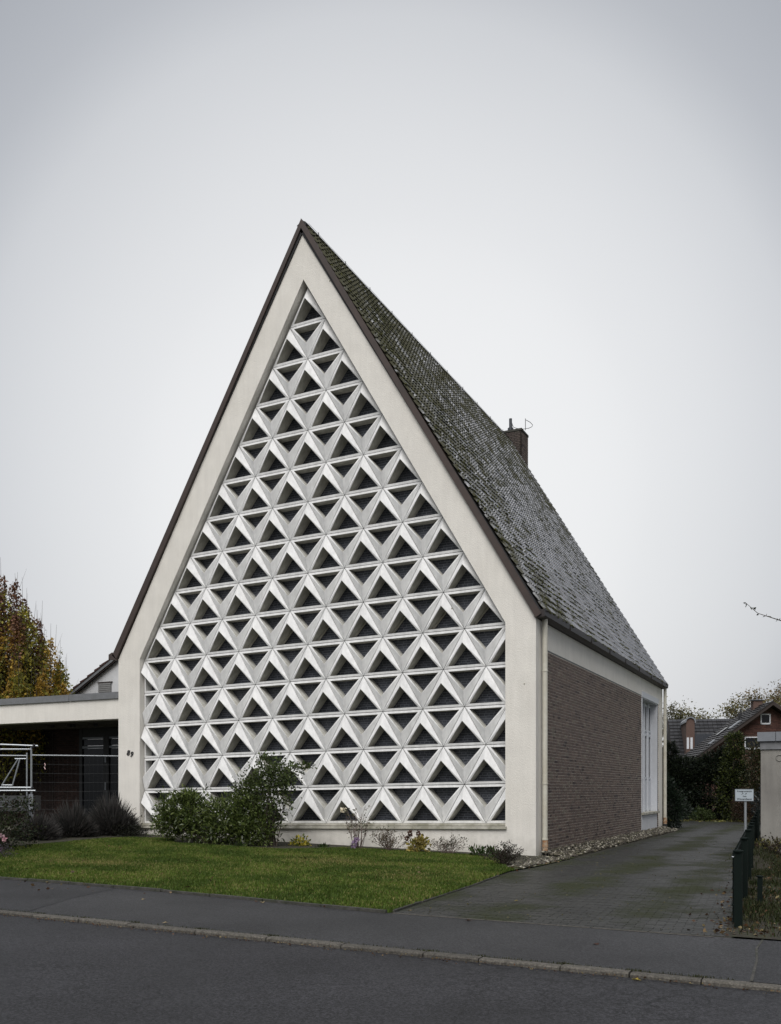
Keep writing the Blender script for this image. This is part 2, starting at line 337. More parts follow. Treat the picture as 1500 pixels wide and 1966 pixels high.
class MB:
    def __init__(s): s.v = []; s.f = []; s.c = []
    def face(s, pts, c=None):
        i = len(s.v); s.v.extend([tuple(p) for p in pts]); s.f.append(tuple(range(i, i + len(pts)))); s.c.append(c); return s
    def box(s, x0, x1, y0, y1, z0, z1, c=None, skip=''):
        i = len(s.v)
        s.v += [(x0,y0,z0),(x1,y0,z0),(x1,y1,z0),(x0,y1,z0),(x0,y0,z1),(x1,y0,z1),(x1,y1,z1),(x0,y1,z1)]
        for k, q in (('b',(3,2,1,0)),('t',(4,5,6,7)),('f',(0,1,5,4)),('r',(1,2,6,5)),('k',(2,3,7,6)),('l',(3,0,4,7))):
            if k in skip: continue
            s.f.append(tuple(i + a for a in q)); s.c.append(c)
        return s
    def prism(s, poly, d, c=None):          # polygon extruded by vector d
        n = len(poly); i = len(s.v); d = Vector(d)
        s.v += [tuple(p) for p in poly] + [tuple(Vector(p) + d) for p in poly]
        s.f.append(tuple(range(i, i + n))); s.c.append(c)
        s.f.append(tuple(range(i + 2 * n - 1, i + n - 1, -1))); s.c.append(c)
        for a in range(n):
            b = (a + 1) % n
            s.f.append((i + b, i + a, i + n + a, i + n + b)); s.c.append(c)
        return s
    def bar(s, a, b, w, h=None, c=None, up=(0, 0, 1)):   # rectangular bar a->b
        h = h or w; a = Vector(a); b = Vector(b); d = (b - a).normalized(); u = Vector(up)
        if abs(d.dot(u)) > 0.98: u = Vector((0, 1, 0))
        x = d.cross(u).normalized(); z = x.cross(d)
        p = [a + x*w/2 + z*h/2, a - x*w/2 + z*h/2, a - x*w/2 - z*h/2, a + x*w/2 - z*h/2]
        return s.prism(p, b - a, c)
    def tube(s, pts, r, n=6, c=None, cap=True):
        pts = [Vector(p) for p in pts]; rs = r if isinstance(r, (list, tuple)) else [r] * len(pts)
        i0 = len(s.v); m = len(pts)
        for k, p in enumerate(pts):
            d = (pts[min(k + 1, m - 1)] - pts[max(k - 1, 0)]).normalized()
            u = Vector((0, 0, 1)) if abs(d.z) < 0.9 else Vector((1, 0, 0))
            x = d.cross(u).normalized(); y = x.cross(d)
            for j in range(n):
                a = 2 * math.pi * j / n
                s.v.append(tuple(p + (x * math.cos(a) + y * math.sin(a)) * rs[k]))
        for k in range(m - 1):
            for j in range(n):
                a = i0 + k*n + j; b = i0 + k*n + (j+1) % n
                s.f.append((a, a + n, b + n, b)); s.c.append(c)
        if cap and n > 2:
            s.f.append(tuple(i0 + j for j in range(n))); s.c.append(c)
            s.f.append(tuple(i0 + (m-1)*n + j for j in range(n-1, -1, -1))); s.c.append(c)
        return s
    def mesh(s, name, m, o=(0, 0, 0)):
        me = bpy.data.meshes.new(name)
        v = np.array(s.v, dtype=float) - np.array(o)
        me.from_pydata(v.tolist(), [], s.f)
        if any(c is not None for c in s.c):
            colattr(me, np.array([c if c is not None else (0.1, 0.1, 0.1) for c in s.c]))
        me.materials.append(m)
        return me
    def build(s, name, m, parent=None, kind=None, loc=None, smooth=False, label=None, local=False):
        if parent is not None:
            o = (0, 0, 0) if local else off(parent)
            ob = link_mesh(name, s.mesh(name, m, o), parent, None, kind)
        else:
            loc = loc or (0, 0, 0)
            ob = link_mesh(name, s.mesh(name, m, loc), None, loc, kind)
        if smooth: ob.data.shade_smooth()
        if label: ob['label'] = label
        return ob

def colattr(me, facecols):
    """per-face colour (a pigment) spread to face corners"""
    a = me.color_attributes.new('col', 'FLOAT_COLOR', 'CORNER')
    tot = np.zeros(len(me.polygons), dtype=np.int32); me.polygons.foreach_get('loop_total', tot)
    fc = np.ones((len(tot), 4), dtype=np.float32); fc[:, :3] = facecols
    a.data.foreach_set('color', np.repeat(fc, tot, axis=0).ravel())

def np_mesh(name, V, F, m, cols=None):
    """V (n,3), F (k,q) all same size"""
    me = bpy.data.meshes.new(name)
    k, q = F.shape
    me.vertices.add(len(V)); me.vertices.foreach_set('co', V.astype(np.float32).ravel())
    me.loops.add(k * q); me.loops.foreach_set('vertex_index', F.astype(np.int32).ravel())
    me.polygons.add(k); me.polygons.foreach_set('loop_start', (np.arange(k) * q).astype(np.int32))
    me.update(calc_edges=True)
    if cols is not None: colattr(me, cols)
    me.materials.append(m)
    return me

def rand_unit(rg, n):
    v = rg.normal(size=(n, 3)); return v / np.linalg.norm(v, axis=1)[:, None]

def leaves_mesh(name, P, size, cols, m, rg, o=(0, 0, 0), aspect=0.5, dirs=None, droop=0.0):
    """one four-cornered leaf per point"""
    n = len(P); P = np.asarray(P, float) - np.array(o)
    d = rand_unit(rg, n) if dirs is None else dirs / (np.linalg.norm(dirs, axis=1)[:, None] + 1e-9)
    d[:, 2] -= droop; d /= (np.linalg.norm(d, axis=1)[:, None] + 1e-9)
    s = np.cross(d, rand_unit(rg, n)); s /= (np.linalg.norm(s, axis=1)[:, None] + 1e-9)
    L = (size * rg.uniform(0.6, 1.25, n))[:, None]
    nn = np.cross(d, s)
    a = P; b = P + d*L*0.5 + s*L*aspect*0.5 + nn*L*0.06; c = P + d*L; e_ = P + d*L*0.5 - s*L*aspect*0.5 + nn*L*0.06
    V = np.stack([a, b, c, e_], 1).reshape(-1, 3)
    F = np.arange(4 * n).reshape(n, 4)
    return np_mesh(name, V, F, m, cols)

def pick_cols(rg, n, pal, jit=0.2):
    pal = np.array(pal); c = pal[rg.integers(0, len(pal), n)]
    return np.clip(c * (1 + rg.uniform(-jit, jit, (n, 1))), 0.001, 1)

def text_mesh(s, size, ext, m, name, shear=0.0, bold=0.0, align='CENTER'):
    cu = bpy.data.curves.new('lettering', 'FONT'); cu.body = s; cu.size = size; cu.extrude = ext
    cu.shear = shear; cu.align_x = align; cu.align_y = 'CENTER'; cu.offset = bold; cu.resolution_u = 3
    o = bpy.data.objects.new('lettering', cu); COL.objects.link(o)
    dg = bpy.context.evaluated_depsgraph_get()
    me = bpy.data.meshes.new_from_object(o.evaluated_get(dg)); me.name = name
    bpy.data.objects.remove(o); bpy.data.curves.remove(cu)
    me.materials.clear(); me.materials.append(m)
    return me

# ------------------------------------------------------------------ the setting: ground, road, pavement, driveway
def sheet(name, pts, z, m, kind='structure'):
    mb = MB(); mb.face([(x, y, z if zz is None else zz) for (x, y, *r) in pts for zz in [r[0] if r else None]])
    return mb.build(name, m, None, kind)

def grid_sheet(name, x0, x1, y0, y1, nx, ny, zf, m):
    xs = np.linspace(x0, x1, nx); ys = np.linspace(y0, y1, ny)
    X, Y = np.meshgrid(xs, ys)
    Z = np.vectorize(zf)(X, Y)
    V = np.stack([X, Y, Z], -1).reshape(-1, 3)
    i = np.arange(nx * ny).reshape(ny, nx)
    F = np.stack([i[:-1, :-1], i[:-1, 1:], i[1:, 1:], i[1:, :-1]], -1).reshape(-1, 4)
    me = np_mesh(name, V, F, m); me.shade_smooth()
    return link_mesh(name, me, None, None, 'structure')

ground = grid_sheet('ground', -600, 600, -600, 900, 12, 12, lambda x, y: -0.30, M['turf'])

def kerb_y(x):      # front edge of the pavement kerb, slightly curved
    return -10.60 - 0.062 * (x + 3.6) + 0.0012 * (x + 3.6) ** 2 if x > -3.6 else -10.60 - 0.028 * (x + 3.6)
xs = [-45, -30, -20, -12, -8] + [round(-6 + 0.6 * i, 2) for i in range(26)] + [12, 20, 35]
mb = MB()
for a, b in zip(xs[:-1], xs[1:]):
    mb.face([(a, -40, -0.065), (b, -40, -0.065), (b, kerb_y(b) - 0.12, -0.065), (a, kerb_y(a) - 0.12, -0.065)])
road = mb.build('road', M['road'], None, 'structure')
# pavement: strip between kerb and lawn/driveway
def back_y(x):
    P = [(-45, -6.5), (-12, -7.55), (-6.75, -7.83), (-3.2, -8.12), (0.93, -8.78), (4.69, -8.94), (8, -9.0), (35, -9.4)]
    for (xa, ya), (xb, yb) in zip(P[:-1], P[1:]):
        if xa <= x <= xb: return ya + (yb - ya) * (x - xa) / (xb - xa)
def pav_strip(xa, xb, m, name, z=-0.03, seam_a=0.0, seam_b=0.0):
    mb = MB(); q = [xa] + [x for x in xs if xa < x < xb] + [xb]
    for a, b in zip(q[:-1], q[1:]):
        sa = seam_a if a == xa else 0; sb = seam_b if b == xb else 0
        mb.face([(a + sa, kerb_y(a + sa), z), (b + sb, kerb_y(b + sb), z), (b, back_y(b), z), (a, back_y(a), z)])
    return mb.build(name, m, None, 'structure')
pav_strip(-45, 35, M['pavement'], 'pavement')
def patch(name, pts, m, dz=.003):
    mb = MB(); mb.face([(x, y, -0.03 + dz) for x, y in pts]); return mb.build(name, m, None, 'structure')
lf = [(-45, kerb_y(-45)), (-30, kerb_y(-30)), (-20, kerb_y(-20)), (-12, kerb_y(-12)), (-8, kerb_y(-8)), (-6, kerb_y(-6)), (-3.0, kerb_y(-3.0)-.002)]
patch('pavement_patch', lf + [(-3.55, -9.4), (-3.95, back_y(-3.95)), (-6.75, back_y(-6.75)), (-12, back_y(-12)), (-45, back_y(-45))], M['pavement_dark'])
patch('pavement_patch', [(5.12, kerb_y(5.12)), (7, kerb_y(7)), (12, kerb_y(12)), (35, kerb_y(35)), (35, back_y(35)), (8, back_y(8)), (5.03, back_y(5.03))], M['pavement_dark'])
patch('pavement_joint', [(5.035, back_y(5.03)), (5.02, -9.5), (5.07, -10.1), (5.10, kerb_y(5.1)), (5.125, kerb_y(5.1)), (5.09, -10.1), (5.04, -9.5), (5.055, back_y(5.03))], M['edging'], .006)
mb = MB(); xq = [.95, 1.55, 2.15, 2.75, 3.35, 3.95, 4.6]
for a, b in zip(xq[:-1], xq[1:]): mb.face([(a + .01, back_y(a) - .05, -.026), (b - .01, back_y(b) - .05, -.026), (b - .01, back_y(b) + .01, -.026), (a + .01, back_y(a) + .01, -.026)])
mb.build('pavement_edge_stones', M['kerb'], None, 'structure')
# kerb of granite stones, each its own piece
kerb = thing('kerb', None, None, (0, -10.8, -0.12)); kerb['kind'] = 'structure'
for k in ('label', 'category'):
    if k in kerb: del kerb[k]
rg = random.Random(4)
joints = [-9.3, -8.3, -7.2, -6.2, -5.2, -4.25, -3.5, -2.77, -2.0, -1.25, -0.28, 0.63, 1.5, 2.37, 2.91, 3.64, 4.21, 4.76, 5.55, 6.4, 7.3]
joints = [-9.3 - 0.95 * i for i in range(8, 0, -1)] + joints + [8.2, 9.1, 10.0]
for a, b in zip(joints[:-1], joints[1:]):
    g = 0.006; dz = rg.uniform(-0.004, 0.004); dy = rg.uniform(-0.006, 0.006)
    a0, b0 = a + g, b - g; ya, yb = kerb_y(a0) + dy, kerb_y(b0) + dy
    mb = MB(); t = -0.029 + dz; w = 0.115; ch = 0.012
    prof = lambda x, y: [(x, y + 0.0, -0.14), (x, y - w, -0.14), (x, y - w, t - ch), (x, y - w + ch, t), (x, y, t)]
    pa, pb = prof(a0, ya), prof(b0, yb)
    for i in range(5):
        j = (i + 1) % 5; mb.face([pa[i], pa[j], pb[j], pb[i]])
    mb.face(pa[::-1]); mb.face(pb)
    mb.build('kerb_stone', M['kerb'], kerb)
# weeds in the kerb joints
# driveway: joint bed and pavers
drive = MB()
def dr_left(y):
    P = [(-8.78, 0.95), (-7.3, 0.84), (-5.7, 0.74), (-3.1, 0.5), (-1.7, 0.68), (1, 0.74), (10.5, 0.78), (14, 0.7), (17, -0.6), (22, -1.6), (29, -2.2), (60, -2.2)]
    for (ya, xa), (yb, xb) in zip(P[:-1], P[1:]):
        if ya <= y <= yb: return xa + (xb - xa) * (y - ya) / (yb - ya)
    return 0.95
def dr_right(y):
    P = [(-9.1, 4.70), (-3.6, 4.34), (2.0, 3.98), (10, 3.3), (20, 3.0), (28, 3.0), (60, 3)]
    for (ya, xa), (yb, xb) in zip(P[:-1], P[1:]):
        if ya <= y <= yb: return xa + (xb - xa) * (y - ya) / (yb - ya)
    return 4.7
mb = MB(); ys = [-9.0, -7.3, -5.7, -3.1, -1.7, 1, 5, 10.5, 14, 17, 22, 29]
for a, b in zip(ys[:-1], ys[1:]):
    za = -0.03 + 0.03 * max(0, min(1, (a + 8) / 12)); zb = -0.03 + 0.03 * max(0, min(1, (b + 8) / 12))
    mb.face([(dr_left(a) - .1, a, za - .006), (dr_right(a) + .1, a, za - .006), (dr_right(b) + .1, b, zb - .006), (dr_left(b) - .1, b, zb - .006)])
driveway = mb.build('driveway', M['joint'], None, 'structure')
rg = np.random.default_rng(7)
pl, pw, gap = 0.20, 0.10, 0.005
pav = []
y = -8.86; row = 0
while y < 28.5:
    lo, hi = dr_left(y), dr_right(y)
    if y < -8.6: lo = 0.95
    x = lo - (0.1 if row % 2 else 0)
    while x < hi:
        a, b = max(x, lo), min(x + pl, hi)
        if b - a > 0.04: pav.append((a, b, y))
        x += pl
    y += pw; row += 1
def dz_drive(y): return -0.03 + 0.03 * max(0, min(1, (y + 8) / 12))
C = np.array(cam.location)
pav.sort(key=lambda p: (p[2], abs(p[0] - 2.5)))
def paver_box(mb, a, b, y, z, c):
    mb.box(a + gap/2, b - gap/2, y + gap/2, y + pw - gap/2, z - 0.03, z, c, skip='b')
pm = []
for k in range(6):
    g = 0.024 + 0.011 * (k / 5); q = MB(); q.box(-.0965, .0965, -.0465, .0465, -.03, 0, (g, g * 1.01, g * .93), skip='b'); pm.append(q.mesh('paver', M['paver']))
near = [p for p in pav if p[1] - p[0] > 0.199][:300]; ns_ = set(near)
for a, b, y in near:
    z = dz_drive(y) + float(rg.uniform(-.0015, .0015))
    o = link_mesh('paver', pm[int(rg.integers(0, 6))], driveway, ((a + b) / 2, y + pw / 2, z))
mb = MB()
for p in pav:
    if p in ns_: continue
    a, b, y = p; g = float(rg.uniform(0.024, 0.036)); paver_box(mb, a, b, y, dz_drive(y) + float(rg.uniform(-.0015, .0015)), (g, g * 1.01, g * .93))
mb.build('paver', M['paver'], driveway, 'stuff')

# lawn
LF = [(-14, -7.5), (-6.75, -7.83), (-3.2, -8.12), (0.93, -8.78)]
def lawn_front(x):
    for (xa, ya), (xb, yb) in zip(LF[:-1], LF[1:]):
        if xa <= x <= xb: return ya + (yb - ya) * (x - xa) / (xb - xa)
    return -7.5 if x < -14 else -8.78
def lawn_z(x, y):
    base = -0.02 + 0.022 * max(0, -x) * max(0, min(1, (y + 8) / 6.0))
    m = 0.05 * max(0, min(1, (y - lawn_front(x)) / 0.8))
    e = max(0, min(1, (0.95 - x) / 0.8))
    return base + m * e + 0.012 * mnoise.noise(Vector((x * .6, y * .6, 0)))
def lawn_sheet():
    mb = MB(); n = 44
    xs_ = np.concatenate([np.linspace(-26, -14, 6)[:-1], np.linspace(-14, 0.9, 50)])
    V = []; nx = len(xs_); ny = 24
    for j in range(ny):
        for x in xs_:
            f = lawn_front(x) + 0.02; y = f + (0.6 - f) * j / (ny - 1)
            lim = dr_left(y) - 0.05
            xx = x if x < 0.89 else lim
            V.append((min(xx, lim), y, lawn_z(min(xx, lim), y)))
    i = np.arange(nx * ny).reshape(ny, nx)
    F = np.stack([i[:-1, :-1], i[:-1, 1:], i[1:, 1:], i[1:, :-1]], -1).reshape(-1, 4)
    me = np_mesh('lawn', np.array(V), F, M['turf']); me.shade_smooth()
    return link_mesh('lawn', me, None, None, 'structure')
lawn_sheet()
def bed_back(x):   # back edge of the grass against the planting bed
    P = [(-26, -6.3), (-10.8, -5.6), (-10.3, -3.2), (-10.0, -1.0), (-8.9, -.8), (-8.0, -1.9), (-5, -1.9), (-4.3, -.5), (-2.5, -.5), (-1.2, -.5), (-.5, -1.1), (0.3, -2.7), (0.95, -3.3)]
    for (xa, ya), (xb, yb) in zip(P[:-1], P[1:]):
        if xa <= x <= xb: return ya + (yb - ya) * (x - xa) / (xb - xa)
    return -3.6
def blades(name, pts, hgt, cols, rg, wid=0.006):
    n = len(pts); P = np.array(pts)
    ang = rg.uniform(0, 2 * np.pi, n); lean = rg.uniform(0.05, 0.7, n)
    H = hgt * rg.uniform(0.5, 1.4, n)
    dx = np.cos(ang) * lean * H; dy = np.sin(ang) * lean * H
    px = -np.sin(ang) * wid; py = np.cos(ang) * wid
    a = P + np.stack([px, py, 0 * px], 1); b = P - np.stack([px, py, 0 * px], 1)
    m2 = P + np.stack([dx * .45, dy * .45, H * .65], 1)
    t = P + np.stack([dx, dy, H], 1)
    m2a = m2 + np.stack([px, py, 0 * px], 1) * .7; m2b = m2 - np.stack([px, py, 0 * px], 1) * .7
    V = np.stack([a, b, m2b, t, m2a], 1).reshape(-1, 3); F = np.arange(5 * n).reshape(n, 5)
    return np_mesh(name, V, F, M['grass'], cols)
rg = np.random.default_rng(11)
pts = []; cols = []
N = 420000
X = rg.uniform(-13.5, 0.95, N); U_ = rg.uniform(0, 1, N)
for x, u in zip(X, U_):
    f = lawn_front(x); bk = bed_back(x); y = f - 0.01 - .03 * max(0, mnoise.noise(Vector((x * 4, 1, 1)))) + (bk - f) * u
    if x > dr_left(y) - 0.02: continue
    if x < -9 and y < f + 0.0: continue
    pts.append((x, y, lawn_z(x, y) - 0.004))
P = np.array(pts); n = len(P)
tone = np.array([mnoise.noise(Vector((p[0] * .8, p[1] * 1.3, 3))) + .5 * mnoise.noise(Vector((p[0] * 2.7, p[1] * 3.5, 9))) for p in pts])
green = np.array([0.138, 0.208, 0.030]); dry = np.array([0.27, 0.24, 0.09]); deep = np.array([0.070, 0.112, 0.019])
w = np.clip(0.32 + tone * 0.9 + rg.normal(0, .22, n), 0, 1)[:, None]
cg = deep * (1 - w) + green * w
spot = np.exp(-((P[:, 0] + 2.9)**2 / 1.2 + (P[:, 1] + 3.6)**2 / .35)) + .8*np.exp(-((P[:, 0] + 6.5)**2 / 3 + (P[:, 1] + 5.9)**2 / .2)) + .6*np.exp(-((P[:, 0] + .6)**2 / .5 + (P[:, 1] + 5.2)**2 / .6))
dm = (rg.uniform(0, 1, n) < np.clip(0.10 + tone * .35 + spot * .5, 0.02, .75))[:, None]
cg = np.where(dm, dry, cg) * rg.uniform(.75, 1.25, (n, 1))
link_mesh('grass', blades('grass', P, 0.04, cg, rg, 0.0055), None, None, 'stuff')['label'] = 'short green lawn grass in front of the church'

# edging stones along the lawn
edg = thing('lawn_edging', 'low dark concrete edging along the front of the lawn', 'edging', (-6, -7.9, -0.05))
x = -13.8; rgp = random.Random(5)
while x < 0.90:
    b = min(x + 0.98, 0.94); ya, yb = lawn_front(x) - 0.02, lawn_front(b) - 0.02; zt = rgp.uniform(0.0, 0.012)
    mb = MB(); mb.prism([(x + .006, ya - .05, -.1), (b - .006, yb - .05, -.1), (b - .006, yb - .05, zt), (x + .006, ya - .05, zt)], (0, .055, 0))
    mb.build('edging_stone', M['edging'], edg); x += 0.98
y = -8.7
while y < -4.2:
    b = y + 0.95; xa, xb = dr_left(y) - .0, dr_left(b) - .0
    mb = MB(); zt = rgp.uniform(-0.012, 0.0)
    mb.prism([(xa, y + .006, -.1), (xb, b - .006, -.1), (xb, b - .006, zt), (xa, y + .006, zt)], (-.05, 0, 0))
    mb.build('edging_stone', M['edging'], edg); y += 0.97

# verge right of the fence (soil, grass, leaf litter), rising to the garage
def verge_z(x, y):
    z = -0.02 + 0.02 * mnoise.noise(Vector((x * 1.3, y * 1.3, 5)))
    g = max(0, 1 - abs(y - 1.35) / 2.4); z += 0.36 * g * max(0, min(1, (4.95 - x) / 0.6)) * max(0, min(1, (x - 4.0) / .12))
    return z
vg = grid_sheet('verge', 0, 1, -8.92, 1.62, 70, 50, lambda x, y: 0, M['soil'])
for v in vg.data.vertices:
    u = v.co.x; xl = 4.742 - .0655 * (v.co.y + 8.2) - .03; v.co.x = xl + (16 - xl) * u**2.2; v.co.z = verge_z(v.co.x, v.co.y)
rg = np.random.default_rng(12); N = 26000
Y = rg.uniform(-8.8, 1.4, N); X = 4.76 - .0655 * (Y + 8.2) + rg.beta(1, 2.4, N) * 4.5
keep = rg.uniform(0, 1, N) < np.array([0.18 + 0.9 * (mnoise.noise(Vector((x * .9, y * .9, 1))) > -0.05) * (y > -7.8) for x, y in zip(X, Y)])
X, Y = X[keep], Y[keep]
P = np.array([(x, y, verge_z(x, y) - .004) for x, y in zip(X, Y)]); n = len(P)
link_mesh('verge_grass', blades('verge_grass', P, 0.06, pick_cols(rg, n, [(0.025, 0.038, 0.011), (0.04, 0.052, 0.016), (0.06, 0.055, 0.028)], .3), rg, 0.005), None, None, 'stuff')['label'] = 'rough grass on the dark verge behind the green fence'

# far yard behind the driveway: mossy strip
sheet('yard', [(-3.5, 26.5), (3.4, 26.5), (3.4, 31), (-3.5, 31)], 0.006, M['turf'])
sheet('garden_ground', [(-45, -0.3), (-11.44, -0.3), (-11.44, 6), (-45, 6)], 0.16, M['pavement_dark'])

# ------------------------------------------------------------------ THE CHURCH
KS = 0.0160                       # the gable front is very slightly out of level
def sh(x, z): return z + KS * x
ch = thing('church', 'tall steep gabled white church with a triangular concrete lattice window, number 89', 'church', (-5.72, 7.5, 0))
# gable wall, ring around the opening
OUT = [(0, -0.25), (0, 5.065), (-5.73, 14.80), (-11.44, 4.885), (-11.44, -0.1)]
INN = [(-0.672, 0.66), (-0.672, 4.995), (-5.70, 13.545), (-10.715, 4.86), (-10.715, 0.50)]
gw = MB(); D = 0.50
for i in range(5):
    j = (i + 1) % 5
    (ax, az), (bx, bz) = OUT[i], OUT[j]; (cx_, cz), (dx_, dz) = INN[j], INN[i]
    gw.face([(ax, 0, az), (dx_, 0, dz), (cx_, 0, cz), (bx, 0, bz)])
    gw.face([(dx_, 0, dz), (dx_, D, dz), (cx_, D, cz), (cx_, 0, cz)])
    gw.face([(ax, 0, az), (bx, 0, bz), (bx, D, bz), (ax, D, az)])
    gw.face([(ax, D, az), (bx, D, bz), (cx_, D, cz), (dx_, D, dz)])
gw.build('gable_wall', M['stucco'], ch)
MB().box(-11.40, 0.006, 0.012, 0.4, -0.30, 0.0).build('plinth', M['black'], ch)
MB().face([(-11.4, .6, .3), (-.1, .6, .3), (-.1, .6, 5.0), (-5.7, .6, 13.8), (-11.4, .6, 4.9)]).build('inner_wall', M['black'], ch)

# lattice units
W, H = 1.003, 0.8535
X0 = -10.700; Y0 = 0.17; Z0 = 0.726
PA, PD, GD = 0.14, 0.09, 0.27
def unit(kind, half=None):
    """one precast triangular frame; half: 'L' or 'R' keeps only that half"""
    g = 0.007
    if kind == 'up':
        T = (0, 0, H - 2*g); L = (-W/2 + 1.7*g, 0, g); Rr = (W/2 - 1.7*g, 0, g)
        A = (0, -PA, 0.63*H); l = (-W/2 + .115, -.008, .058); r = (W/2 - .115, -.008, .058)
    else:
        T = (0, 0, 2*g); L = (-W/2 + 1.7*g, 0, H - g); Rr = (W/2 - 1.7*g, 0, H - g)
        A = (0, -PD, 0.40*H); l = (-W/2 + .115, -.008, H - .058); r = (W/2 - .115, -.008, H - .058)
    m = MB(); B = lambda p, d=GD: (p[0], d, p[2])
    mid_o = (0, 0, L[2]); mid_i = (0, -.008, l[2])
    c2 = lambda p: (p[0] , p[1] + .035, p[2])
    def side(S, s_, mo, mi):
        m.face([S, s_, A]); m.face([S, A, T])                     # sloping facets
        m.face([s_, B(s_), B(A), A], 'raw')                       # reveal, its shade and some grime put into the colour
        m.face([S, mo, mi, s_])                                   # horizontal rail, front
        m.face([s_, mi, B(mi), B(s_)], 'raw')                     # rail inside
        m.face([S, T, B(T, .12), B(S, .12)]); m.face([S, B(S, .12), B(mo, .12), mo])
    if half in (None, 'L'): side(L, l, mid_o, mid_i)
    if half in (None, 'R'): side(Rr, r, mid_o, mid_i)
    if half:
        m.face([T, A, B(A), B(T, .12)]); m.face([mid_o, B(mid_o, .12), B(mid_i), mid_i])
        sx = 1 if half == 'R' else -1
        x = 0.0; w_ = .035 * sx                                   # slim upright closing the half unit
        za, zb = sorted((mid_i[2], A[2]))
        m.box(min(x, w_), max(x, w_), -.004, GD, za, zb)
    m.v = [(x, y, sh(x, z)) for x, y, z in m.v]
    shaded = [c == 'raw' for c in m.c]; m.c = [None] * len(m.c)
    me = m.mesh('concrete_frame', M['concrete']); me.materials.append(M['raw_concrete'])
    for p, r_ in zip(me.polygons, shaded): p.material_index = int(r_)
    return me
def pane(kind, half=None):
    z = (0.03, 0.66*H) if kind == 'up' else (H - .03, 0.37*H)
    a = -W/2 + .08 if half != 'R' else 0; b = W/2 - .08 if half != 'L' else 0
    pts = [(a, 0, z[0]), (b, 0, z[0]), (0, 0, z[1])]
    if kind != 'up': pts = [pts[1], pts[0], pts[2]]
    m = MB(); m.v = []; m.prism([(x, y, sh(x, zz)) for x, y, zz in pts], (0, .012, 0))
    return m.mesh('window_pane', M['leaded'])
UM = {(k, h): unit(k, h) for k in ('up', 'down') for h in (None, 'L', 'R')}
PM_ = {(k, h): pane(k, h) for k in ('up', 'down') for h in (None, 'L', 'R')}
vf = MB()
for a, b in (((-W/2+.15, 0, .085), (W/2-.15, 0, .085)), ((-W/2+.15, 0, .085), (0, 0, .56*H)), ((W/2-.15, 0, .085), (0, 0, .56*H))):
    vf.bar((a[0], a[1], sh(a[0], a[2])), (b[0], b[1], sh(b[0], b[2])), .03, .03, up=(0, 1, 0))
vfm = vf.mesh('vent_frame', M['sill'])
co = off(ch)
def put_unit(kind, x, r, half=None, vent=False):
    z = Z0 + H * r + KS * x
    f = link_mesh('concrete_frame', UM[(kind, half)], ch, Vector((x, Y0, z)) - co)
    link_mesh('window_pane', PM_[(kind, half)], ch, Vector((x, Y0 + GD - .03, z)) - co)
    if vent: link_mesh('vent_frame', vfm, f, (0, GD - .06, 0))
for r in range(15):
    if r < 5:
        if r % 2 == 0:
            for i in range(10): put_unit('down', X0 + W*(i + .5), r)
            for i in range(9): put_unit('up', X0 + W*(i + 1), r)
            put_unit('up', X0 + .004, r, 'R'); put_unit('up', X0 + 10*W - .004, r, 'L')
        else:
            for i in range(10): put_unit('up', X0 + W*(i + .5), r)
            for i in range(9): put_unit('down', X0 + W*(i + 1), r)
            put_unit('down', X0 + .004, r, 'R'); put_unit('down', X0 + 10*W - .004, r, 'L')
    else:
        s0 = X0 + (r - 5) * W / 2; n_ = 10 - (r - 5)
        for i in range(n_): put_unit('up', s0 + W*(i + .5), r, None, r == 5)
        for i in range(n_ - 1): put_unit('down', s0 + W*(i + 1), r)
# sill
s = MB()
za, zb = Z0 + KS * X0, Z0 + KS * -.67
s.prism([(-10.715, -.01, za - .045), (-.672, -.01, zb - .045), (-.672, -.01, zb + .002), (-10.715, -.01, za + .002)], (0, .44, 0))
s.build('window_sill', M['sill'], ch, label='weathered stone sill under the lattice window')
s = MB(); s.prism([(-10.75, -.055, za - .115), (-.64, -.055, zb - .115), (-.64, -.055, zb - .058), (-10.75, -.055, za - .058)], (0, .2, 0))
s.build('window_sill', M['sill'], ch)
# verge boards on the gable edges
def verge(pts_in, pts_out, y0, y1, name='verge_board'):
    m = MB(); (a, b), (c, d) = pts_in, pts_out
    m.prism([(a[0], y0, a[1]), (b[0], y0, b[1]), (d[0], y0, d[1]), (c[0], y0, c[1])], (0, y1 - y0, 0))
    return m.build(name, M['fascia'], ch)
verge([(-5.73, 14.745), (0.012, 5.04)], [(-5.73, 14.97), (0.135, 5.11)], -0.07, 0.10)
verge([(-11.47, 4.89), (-5.73, 14.745)], [(-11.60, 5.0), (-5.73, 14.95)], -0.07, 0.10)
# side wall (right): stucco pieces round the brick field and the window
YB0, YB1, ZB1 = 0.62, 11.37, 4.48
WY0, WY1 = 11.37, 14.17
sw = MB()
sw.box(-.35, 0, 0.5, YB0, -.1, 5.2)                 # pier behind the pipe
sw.box(-.35, 0, YB0, 14.45, ZB1, 5.2)
sw.box(-.35, 0, 14.45, 15.05, -.1, 5.2)
sw.build('side_wall', M['stucco'], ch)
MB().box(-.36, -.0155, YB0, WY0 - .001, -.15, ZB1 - .001).box(-.36, -.0155, WY1 + .021, 14.45, -.15, ZB1 - .001).box(-.36, -.052, WY0, WY1 + .02, -.15, .62).box(-.8, -.75, WY0 - .3, WY1 + .3, .5, ZB1).build('brick_backing', M['mortar'], ch)
MB().box(-.35, .004, .42, 15.06, -.3, -.10).build('plinth', M['black'], ch)
